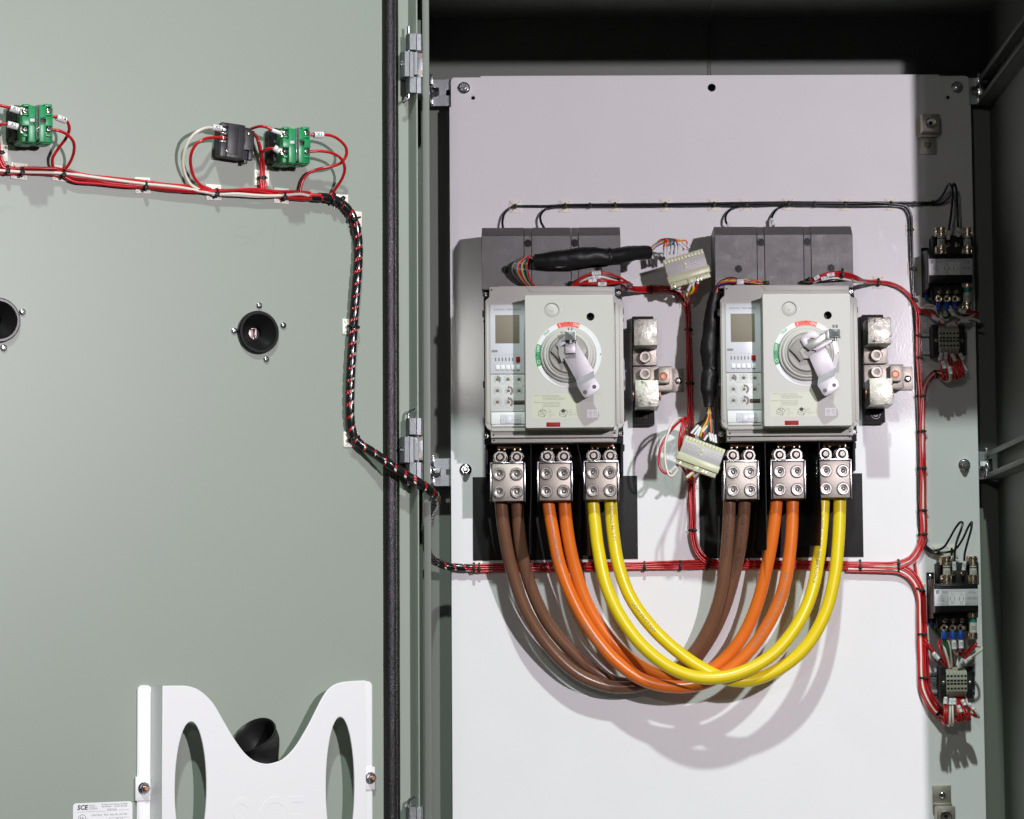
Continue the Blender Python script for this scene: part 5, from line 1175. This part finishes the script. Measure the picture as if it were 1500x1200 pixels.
wire(h, [(91, 257, 7), (108, 266, 7), (140, 269, 7), (185, 273.5, 7), (212, 274.5, 7), (280, 281, 7), (319, 280, 10), (379, 277.5, 9), (418, 283, 9), (456, 287, 8)], 1.9, RED, frame=DF); wire(h, [(30, 246, 9), (60, 246.5, 9), (91, 249, 9), (95, 256, 6), (130, 262, 6), (170, 269, 6), (212, 273, 8), (280, 279, 9), (319, 279, 9), (379, 280, 8), (418, 288.5, 8), (456, 291, 7)], 1.9, RED, frame=DF)
# loops to the contact blocks
wire(h, [(76, 171, 40), (88, 172.5, 42), (98, 178, 40), (101.5, 189, 34), (97, 202, 26), (86, 217, 18), (77.5, 231, 12), (77, 241, 9), (81, 248.5, 8), (90, 250.5, 8)], 1.9, RED, frame=DF)
wire(h, [(73, 190.5, 40), (84, 191, 42), (98, 197, 40), (107.5, 208, 34), (108.5, 221, 26), (104, 235, 16), (97, 246, 10), (90, 251, 8)], 1.9, RED, frame=DF)
wire(h, [(28, 186, 38), (14, 182.5, 38), (3, 182, 36), (-10, 190, 26)], 1.9, RED, frame=DF); wire(h, [(30, 163, 38), (18, 159, 38), (6, 156, 36), (-10, 152, 30)], 1.9, RED, frame=DF); wire(h, [(-3, 190, 14), (-1, 215, 9), (3, 235, 8), (9, 244, 8), (22, 247, 8)], 1.9, RED, frame=DF); wire(h, [(-8, 190, 12), (-4, 220, 9), (0, 238, 8), (6, 246, 8), (22, 250, 8)], 1.9, RED, frame=DF)
marker(h, (15, 158.5, 39), (28, 162.5, 40), 'A1', 4.0, DF); marker(h, (11, 182, 39), (26, 186, 40), 'A2', 4.0, DF); marker(h, (83, 172, 43), (96, 177, 41), 'X1A', 4.0, DF)
wire(h, [(326, 188.5, 21), (310, 187, 22), (295, 190, 32), (282, 199, 30), (272, 217, 24), (268, 238, 16), (272, 258, 10), (280, 271, 8), (292, 278, 7)], 2.0, WHT, frame=DF)
wire(h, [(329, 202, 21), (314, 201.5, 22), (299, 204, 32), (287, 212, 30), (280, 226, 24), (279.5, 243, 16), (285, 261, 10), (295, 272, 8), (309, 277.5, 8)], 1.95, RED, frame=DF)
wire(h, [(368, 188.5, 14), (383, 185, 34), (393, 187.5, 38), (402, 192.5, 42), (410, 195, 42)], 1.95, RED, frame=DF); wire(h, [(369.5, 193, 10), (378, 205, 18), (382, 222, 14), (382.5, 240, 10), (384, 260, 8), (386.5, 276, 8)], 1.95, RED, frame=DF); wire(h, [(410, 220, 40), (399, 217.5, 38), (389, 219.5, 30), (383.5, 226, 20), (386, 240, 12), (386.5, 258, 9), (389.5, 276, 8)], 1.95, RED, frame=DF); wire(h, [(376, 200, 14), (381, 222, 10), (383, 245, 8), (381.5, 262, 8), (383, 276, 8)], 1.9, RED, frame=DF)
wire(h, [(452, 198, 40), (468, 197.5, 42), (484, 198.5, 42), (497, 205, 40), (507, 217, 36), (507, 228, 32), (500, 238, 28), (486, 244, 22), (466, 248, 16), (452, 254, 12), (444, 264, 9), (440, 277, 8), (440, 284, 8)], 1.95, RED, frame=DF)
wire(h, [(453, 222, 40), (470, 221.5, 42), (487, 224.5, 42), (500, 233, 38), (505, 247, 32), (501, 262, 22), (494, 273, 14), (487, 283, 8), (480, 288, 7)], 1.95, RED, frame=DF)
marker(h, (311, 186.5, 22.5), (324, 188.5, 22), 'X2', 4.0, DF); marker(h, (398, 190.5, 42), (410, 195, 42), '', 2.6, DF); marker(h, (401.5, 216, 41), (409.5, 222, 42), '7', 4.0, DF); marker(h, (460, 198, 43), (473, 198, 43), 'X1', 4.2, DF)
DM = [((27.5, 251), 0, 'tie mount on the door wires below the far left green block'), ((88, 254), 0, 'tie mount on the door wires right of the far left green block'), ((208.5, 272), 0, 'tie mount midway along the door wires on bare door'), ((312.5, 282), 0, 'tie mount on the door wires below the black block'), ((411.6, 287), 0, 'tie mount on the door wires just left of the black spiral wrap')]
for (p, dg, lb) in DM: tie_mount(p[0], p[1], dg-6, 5.2, lb, DF, bb=4.2, size=23, nz=7.5, rot=random.uniform(-3, 3), wireoff=(4, 1))
tie_mount(383, 261, 90, 4.6, 'tie mount on the wires between the black and green blocks', DF, bb=3.6, size=23, nz=7); tie_mount(-1, 224, 90, 4.5, 'tie mount cut by the left picture edge beside a green block', DF, bb=3.6, size=23, nz=7); free_tie(10, 249, 7.5, -4, 5.2, 4.4, 'black tie on the door wires at the far left', DF)
tie_mount(499, 296, -30, 7.5, 'upper tie mount at the bend of the black spiral wrap', DF, bb=6.2, size=23, nz=8); tie_mount(519, 321, -70, 7.5, 'lower tie mount at the bend of the black spiral wrap', DF, bb=6.2, size=23, nz=8)
tie_mount(511.5, 479, -95, 7.2, 'tie mount midway down the black spiral wrap', DF, bb=6.2, size=23, nz=8, wireoff=(6, 0)); tie_mount(513, 644, -70, 7.2, 'tie mount where the black spiral wrap swings toward the hinge', DF, bb=6.2, size=23, nz=8, wireoff=(5, -2))
# spiral wrapped loom, from the door over the hinge side to the panel
dpt = [(452, 288.5, 7), (470, 289, 8), (485, 291, 8), (499, 297.5, 8), (512, 310, 8), (520, 327, 8), (524, 348, 8), (525, 370, 9), (523.5, 400, 10), (521, 430, 10), (518, 470, 9), (515, 520, 10), (513, 560, 10), (512.5, 600, 10), (514, 624, 9), (519, 641, 9), (529, 652, 11), (545, 662, 16), (562, 674, 22), (580, 687, 26)]
toP = PF.M.inverted() @ DF.M
path_ = [toP @ DF.p(*q) for q in dpt] + [PF.p(*q) for q in ((598, 698, FD+36), (612, 706, FD+32), (626, 715, FD+24), (636, 725, FD+10), (639, 735, FD-18), (633, 746, FD-60), (627, 768, 330), (625, 792, 200), (626, 806, 110), (631, 817, 50), (640, 824, 18), (655, 829.5, 10), (672, 831.5, 8), (691, 832.5, 8))]
F = PF
lm = catmull(path_, 2.0)
h = thing('spiral_wrapped_loom', lm[120], 'black spiral wrapped wire loom curving down the door and over to the panel', 'wire harness')
cum = [0.0]
for i in range(1, len(lm)): cum.append(cum[-1]+(lm[i]-lm[i-1]).length)
T, N = frames_along(lm)
for wi in range(6):
    a0 = wi*math.pi/3; mt = WHT if wi == 2 else RED
    out = []
    for i, p in enumerate(lm):
        a = a0+cum[i]*.012; B = T[i].cross(N[i]); out.append(p+N[i]*(math.cos(a)*3.3)+B*(math.sin(a)*3.3))
    b = MB(); b.tube(out, 1.9, 6, raw=True); b.build('wire', mt, h, angle=80)
import bisect
def at(s):
    s = max(0, min(cum[-1]-.001, s)); i = min(len(lm)-2, bisect.bisect_right(cum, s)-1); f = (s-cum[i])/max(1e-6, cum[i+1]-cum[i])
    return lm[i].lerp(lm[i+1], f), T[i].lerp(T[i+1], f).normalized(), N[i].lerp(N[i+1], f).normalized()
pitch, m_, ns = 15.5, 10, 20
b = MB(); vs, fs = [], []
s = 2.0; rows = 0; turn = 0
while s < cum[-1]-pitch-2:
    wid = .80 + .16*noise.noise(Vector((turn*.35, 0, 2)))
    wid = min(.93, max(.62, wid)); 
    if s < 60: wid = .8
    base = len(vs)
    for i in range(5):
        for j in range(ns+1):
            th = 2*math.pi*j/ns; P_, T_, N_v = at(s+pitch*(wid*i/4)+pitch*j/ns)
            B_ = T_.cross(N_v); rr_ = 5.7+(.25 if 0 < i < 4 else 0)
            vs.append(P_+N_v*(math.cos(th)*rr_)+B_*(math.sin(th)*rr_))
    for i in range(4):
        for j in range(ns): a = base+i*(ns+1)+j; fs.append((a, a+1, a+ns+2, a+ns+1))
    s += pitch; turn += 1
b._add(vs, fs)
bmesh.ops.remove_doubles(b.bm, verts=b.bm.verts, dist=.01)
b.build('spiral_wrap', mat('spiral_wrap_plastic', (.012, .012, .012), .18), h, angle=60)
free_tie(694.5, 832, 8, 0, 7, 6.5, 'black tie closing the spiral wrap at the left edge of the panel')
F = DF
free_tie(487, 291, 8, -10, 6.8, 6.5, 'black tie near the start of the black spiral wrap on the door', DF)

# contact blocks (u, v, n boxes from their pixel outlines)
OFFG = DF.p(430, 213, 40, True)-DF.p(51, 181, 40, True); OFFG.z = 0
def contact(k):
    F.off = OFFG*k
    rt = thing('contact_block', F.p(45, 181, 0), ['green double contact block near the left picture edge', 'green double contact block right of the black one'][k], 'contact block', 'green contact blocks', DF)
    b = MB(); b.pbox(20, 156, 71, 208, .3, 26, 1.5); b.pbox(13, 162, 70, 205, .3, 14, 2); b.build('mounting_base', BLKPL, rt)
    for (x0, x1, s) in ((32.5, 52.5, -1), (57.5, 77.5, 1)):
        b = MB(); b.pbox(x0, 157, x1, 208.5, 10, 44, 1); b.pbox(x0, 168, x1, 174, 30, 50, .8) if False else None
        q = 'l' if s < 0 else 'r'
        gx0, gx1 = (x0, x1)
        # stepped face: tall centre, notched terminals at the outer corners
        inner = (42, 53.5) if s < 0 else (58, 68)
        b.pbox(inner[0], 155, inner[1], 208, 42, 52, .8)
        b.pbox(x0, 171, x1, 184.5, 42, 52, .8)
        for (ya, yb2) in ((152.5, 156), (196.5, 200), (166, 169)): b.pbox(x0+(2 if s < 0 else 8), ya, x1-(8 if s < 0 else 1), yb2, 22, 48, .5)
        b.pbox(x0+2, 205, x1-2, 211, 20, 40, .8); b.pbox(x0+1, 154, x1-2, 158, 18, 40, .8)
        cb = b.build('contact_body', GREENB, rt)
        for y in (163, 190):
            xx = 36.5 if s < 0 else 71
            qq = F.p(xx, y, 46); c_ = Vector((qq.x, qq.y, 44))
            b = MB(); b.box(qq.x-5, qq.y-4.5, 43, qq.x+5, qq.y+4.5, 45, .5); tb = b.build('terminal_plate', BRASS, cb)
            screw_geo(c_, 4.2, .6, 4.2).build('terminal_screw', ZINCS, cb); cross_geo((c_.x, c_.y, 44), 2.8, 4.3).build('cross_slot', DGREY, cb)
    b = MB(); b.pbox(44, 173.5, 51, 178.5, 50, 52.6, .3); b.build('grey_plunger', SILVERL, rt)
    b = MB(); b.pbox(59.5, 174, 67.5, 179.5, 50, 52.4, .2); b.build('slot_opening', BLKPL, rt)
    b = MB(); b.pbox(53.6, 154, 55.2, 205, 22, 56, .4); b.pbox(57, 153.5, 58.4, 203, 22, 56, .4); b.pbox(53.6, 200, 58.4, 203, 22, 50, .4); b.build('clear_divider', CLEAR, rt)
    F.off = Vector()
contact(0); contact(1)
rt = thing('contact_block', F.p(347, 205, 0), 'black contact block with brass terminals left of a green one', 'contact block', None, DF)
a = F.p(348, 207, 25)
M = Matrix.Translation((a.x, a.y, 0)) @ Matrix.Rotation(R(-3.5), 4, 'Z') @ Matrix.Diagonal((.94, .98, .62, 1))
b = MB(); b.box(-23, -21, .3, 22, 21, 30, 1.5, M); b.box(-14, -22, 28, 10, 22, 40, 1.2, M); b.box(-23, -22, 28, -13, -3, 40, 1, M); b.box(-23, 17, 24, -13, 22, 38, 1, M); b.box(-23, 6.4, 26, -13, 8, 37, .3, M)
b.box(9, -9, 28, 24, 17, 38, 1, M); b.box(9, -22, 28, 13, -8, 36, .6, M); b.box(18, -21, 24, 24, -8, 36, .8, M); b.box(14, -25, 10, 19, -16, 28, .6, M); b.box(-13, -18, 39, 1, 18, 41, .4, M)
b.build('contact_body', mat('black_contact_plastic', (.018, .018, .02), .38, bump=.2, bscale=1200), rt)
b = MB()
pl = [(7+4*math.cos(R(t)), 2+10*math.sin(R(t))) for t in range(-60, 61, 20)]+[(6+2.0*math.cos(R(t))+0, 2+7*math.sin(R(t))) for t in range(60, -61, -20)]
b.prism([(x, y) for x, y in pl], 39.8, 40.4, 0); bmesh.ops.transform(b.bm, matrix=M, verts=b.bm.verts); b.build('slot_opening', BLKPL, rt)
for y in (12.5, 2):
    b = MB(); b.box(-20, y-4, 29, -11, y+4, 32, .4, M); tp = b.build('terminal_plate', BRASS, rt)
    c_ = M @ Vector((-17.5, y, 31.5)); screw_geo(c_, 3.6, 0, 3.6).build('terminal_screw', ZINCS, rt)
for (x, y, z) in ((-13.5, -15, 40), (16, 12, 38)):
    c_ = M @ Vector((x, y, z)); screw_geo(c_, 2.3, 0, 1.4).build('screw', BRASS, rt)

# rotary shaft bushings
def bushing(x, y, scr, lb):
    q = F.p(x, y, 4); q.z = 0
    rt = thing('shaft_bushing', q, lb, 'bushing', 'shaft bushings in the door', DF)
    b = MB(); b.lathe_open(q, [(27.0, .2), (27.0, 5), (25.6, 6.6), (23, 6.6), (21.8, 5.2), (18.5, 2.4), (12.5, -3), (8.2, -7), (8.0, -12)], 48); b.build('bushing_cup', BLKG, rt, DF)
    b = MB(); b.lathe((q.x, q.y, -13), [(24, -1), (24, .2)], 32); b.build('bushing_back', BLKPL, rt, DF)
    b = MB()
    M_ = Matrix.Translation((q.x-1.5, q.y, 0))
    b.box(-6, -6, -11.9, 1, 4.5, -11, .4, M_); b.box(1.2, -6.5, -11.8, 2.8, 5.5, -5.5, .3, M_); b.box(-4, 5, -11.8, 2, 6.2, -6.5, .3, M_); b.box(-1.6, -8, -11.8, .2, -5.6, -7, .3, M_); b.build('shaft_clip', mat('warm_grey_steel', (.5, .42, .4), .4, .6), rt, DF)
    for (sx, sy) in scr:
        s_ = F.p(sx, sy, 1.5); s_.z = 0; o = screw_geo(s_, 4.1, 0, 3.2).build('screw', ZINCS, rt, DF)
bushing(378.8, 486.8, ((380, 447.5), (343.3, 484.5), (415.4, 476.7), (390.3, 526.3)), 'black rubber shaft bushing with four screws in the middle of the door')
bushing(-3, 469, ((33, 456.8), (5.8, 509.7)), 'black rubber shaft bushing cut off by the left picture edge')

# document pocket
D0 = 34.0
qf = lambda x, y, n=D0: F.p(x, y, n).xy
pk = thing('document_pocket', F.p(370, 1190, 0), 'white plastic document pocket with a scooped top on the lower door', 'document pocket', None, DF)
top = [(238, 1004.6), (262, 1004.4), (275, 1005), (288, 1009), (300, 1017), (313, 1031), (326, 1053), (340, 1077), (350, 1092), (360, 1104.5), (373, 1114.5), (390, 1119), (403, 1117), (414, 1112.5), (424, 1104), (434, 1092), (444, 1076), (453, 1060), (463, 1040), (473, 1021), (481, 1010), (490, 1003.2), (500, 999.6), (512, 998), (536, 996.7)]
out = [qf(x, y) for x, y in top]
# resample smoothly
out = [v.xy for v in catmull([Vector((p.x, p.y, 0)) for p in out], 4)]
xl_, xr_ = out[0].x, out[-1].x
out = out+[Vector((xr_, -745)), Vector((xl_, -745))]
def ell(cx, cy, rx, ry): 
    c_ = qf(cx, cy); k_ = qf(cx+rx, cy).x-c_.x; l_ = c_.y-qf(cx, cy+ry).y
    return [(c_.x+k_*math.cos(2*math.pi*i/48), c_.y+l_*math.sin(2*math.pi*i/48)) for i in range(48)]
b = MB(); b.plate(out, [ell(279.5, 1155, 23, 98), ell(498.5, 1152, 20.8, 102)], D0-3, D0, 1.0); b.build('front_face', WHITE, pk)
def wallstrip(x0, n0, x1, n1, y0, y1, t=3):
    b = MB(); u0_, u1_ = F.p(x0, 1100, n0).x, F.p(x1, 1100, n1).x
    zt_ = F.p(x0, y0, n0).y; zt2 = F.p(x1, y1, n1).y
    vs = [(u0_, -745, n0), (u1_, -745, n1), (u1_, zt2, n1), (u0_, zt_, n0)]; vs += [(a_, b_, c_-t) for a_, b_, c_ in vs]
    b._add(vs, [(0, 1, 2, 3), (7, 6, 5, 4), (0, 4, 5, 1), (1, 5, 6, 2), (2, 6, 7, 3), (3, 7, 4, 0)]); return b
wallstrip(221, 3.2, 238, D0, 1004.5, 1004.6).build('side_wall', WHITE, pk)
uR = F.p(536, 1100, D0).x
b = MB(); ztr = F.p(536, 997, D0).y; b.box(uR-3, -745, 1, uR, ztr-.4, D0-.8, .8); b.build('side_wall', WHITE, pk)
for (x0, x1, yy) in ((201, 222, 1004), (536.5, 546, 998)):
    u0_, u1_ = F.p(x0, 1100, 3).x, F.p(x1, 1100, 3).x
    if x0 > 400: u0_ = uR-1; u1_ = F.p(545.5, 1100, 3).x
    o = rounded(u0_, -745, u1_, F.p(x0, yy, 3).y, 6.5)
    b = MB(); b.prism(o, .3, 3.2, .6); b.build('mounting_flange', WHITE, pk)
for (x, y, hw) in ((209.5, 1156, 9.5), (541, 1141, 8)):
    q = F.p(x, y, 5); b = MB(); b.box(q.x-hw, q.y-14, .5, q.x+hw, q.y+15, 5, .8); bs = b.build('boss', WHITE, pk)
    c_ = Vector((q.x+(1 if hw > 9 else 1.5), q.y+1, 5))
    b = MB(); b.lathe(c_, [(7.4, 0), (7.4, 1), (6, 2.6)], 26); b.hexa(c_, 5.8, 2, 6.2); b.build('flange_nut', ZINCS, pk)
    b = MB(); b.lathe(c_, [(3.0, 6), (3.0, 9), (2.3, 9.8)], 16); b.build('copper_stud', COPPER, pk)
q = F.p(331, 1200, D0); 
b = MB()
for ch, x in (('S', 334), ('C', 373), ('E', 412)): b.text(ch, (F.p(x, 1203, D0).x, F.p(392, 1203, D0).y, D0+.1), 74, 0, 'LEFT', th=.15, shear=.12, wide=.72, off=0.4, res=10)
b.build('embossed_letters', WHITE, pk)
# rubber boot standing in the pocket
q = F.p(373, 1077, 29)
P_ = [q+Vector(t_) for t_ in ((0, 0, 0), (3.5, -4, -2.2), (10, -14, -5.5), (14, -30, -7), (15, -90, -7))]
ax = Vector((-.60, .68, .42)).normalized()
path = catmull(P_, 3)
T, N = frames_along(path); e1 = ax.cross(Vector((0, 0, 1))).normalized()
b = MB(); vs, fs = [], []; ns = 40
rows = [(0, 25.0), (0, 26.9), (0.0, 27.6)]
def ringv(c_, t_, r_):
    a1 = (e1-t_*e1.dot(t_)).normalized(); a2 = t_.cross(a1)
    return [c_+a1*(math.cos(2*math.pi*k/ns)*r_)+a2*(math.sin(2*math.pi*k/ns)*r_) for k in range(ns)]
L_ = len(path)
inner = [(i, 24.5-5*min(1, i/12)) for i in range(min(L_-1, 16), 0, -1)]
for i, r_ in inner: vs += ringv(path[i], -T[i], r_)
for h_, r_ in ((.3, 25.6), (1.4, 26.4), (1.2, 27.4), (-.6, 27.8)): vs += ringv(path[0]+ax*h_, ax, r_)
for i in range(1, L_): vs += ringv(path[i], -T[i], 26.8-4.5*min(1, i/14))
nr = len(vs)//ns
for i in range(nr-1):
    for k in range(ns): fs.append((i*ns+k, i*ns+(k+1) % ns, (i+1)*ns+(k+1) % ns, (i+1)*ns+k))
fs.append(tuple(range(ns)))
vsc = F.p(390, 1119, 20).y
out_ = []
for v in vs:
    f = min(1, max(0, (v.y-(vsc+6))/32)); f = f*f*(3-2*f)
    out_.append(Vector((v.x, v.y, max(.6, (16.5+(24-16.5)*f)+(v.z-22)*(.52+.44*f)))))
b._add(out_, fs)
tag(b.build('rubber_boot', mat('black_boot_rubber', (.011, .011, .011), .42, bump=.1, bscale=500)), 'black rubber boot standing in the scoop of the white document pocket', 'rubber boot')
# rating label
u0_, u1_ = F.p(107, 1176, 0).x, F.p(194, 1173, 0).x; zt_ = F.p(150, 1175.3, 0).y
rl = thing('rating_label', ((u0_+u1_)/2, zt_-40, 0), 'white printed rating label stuck at the bottom left of the door', 'label', None, DF)
b = MB(); b.prism(rounded(u0_, zt_-80, u1_, zt_, 4), .05, .3, 0); b.build('label_paper', LABEL, rl)
U = lambda x: F.p(x, 1180, 0).x
V = lambda y: zt_-(y-1175.3)*.9
b = MB(); z = .33
b.text('SCE', (U(113), V(1181.5), z), 7.6, 0, 'LEFT', shear=.15, off=.28); 
for i, t in enumerate(('SAGINAW', 'CONTROL &', 'ENGINEERING')): b.text(t, (U(130), V(1178.8+i*2.4), z), 1.9, 0, 'LEFT', wide=.9)
b.text('95 Midland Road Saginaw, MI 48638', (U(167.5), V(1178.4), z), 2.25, 0, 'CENTER'); b.text('989-799-6871    Fax 989-799-4524', (U(167.5), V(1181.3), z), 2.25, 0, 'CENTER'); b.text('SCE East', (U(164), V(1185.6), z), 3.4, 0, 'CENTER')
b.text('CSA C22.2   94.2   Issue No. A-2 102', (U(160), V(1192), z), 2.9, 0, 'CENTER'); b.text('ENCLOSURE TYPE', (U(144), V(1199.5), z), 3.1, 0, 'CENTER'); b.text('3R, 12', (U(175), V(1198.5), z), 3.2, 0, 'CENTER')
b.text('c', (U(113.5), V(1197), z), 3.6, 0, 'CENTER'); b.text('us', (U(127.5), V(1196.5), z), 3.2, 0, 'CENTER'); b.text('UL', (U(120.2), V(1196), z), 5.0, R(-20), 'CENTER', off=.1)
b.ring(Vector((U(120.2), V(1195.8), z)), 5.0, 4.2, -.05, .05, 30)
for (x0, x1, y) in ((112, 154, 1187), (173, 189, 1186.5), (160, 189, 1196.3), (112, 190, 1203.5)): b.box(U(x0), V(y)-.12, z-.03, U(x1), V(y)+.12, z+.03, 0)
b.box(U(160)-.12, V(1203), z-.03, U(160)+.12, V(1196.3), z+.03, 0)
b.build('label_print', INK, rl)
F = PF
bpy.context.view_layer.update()
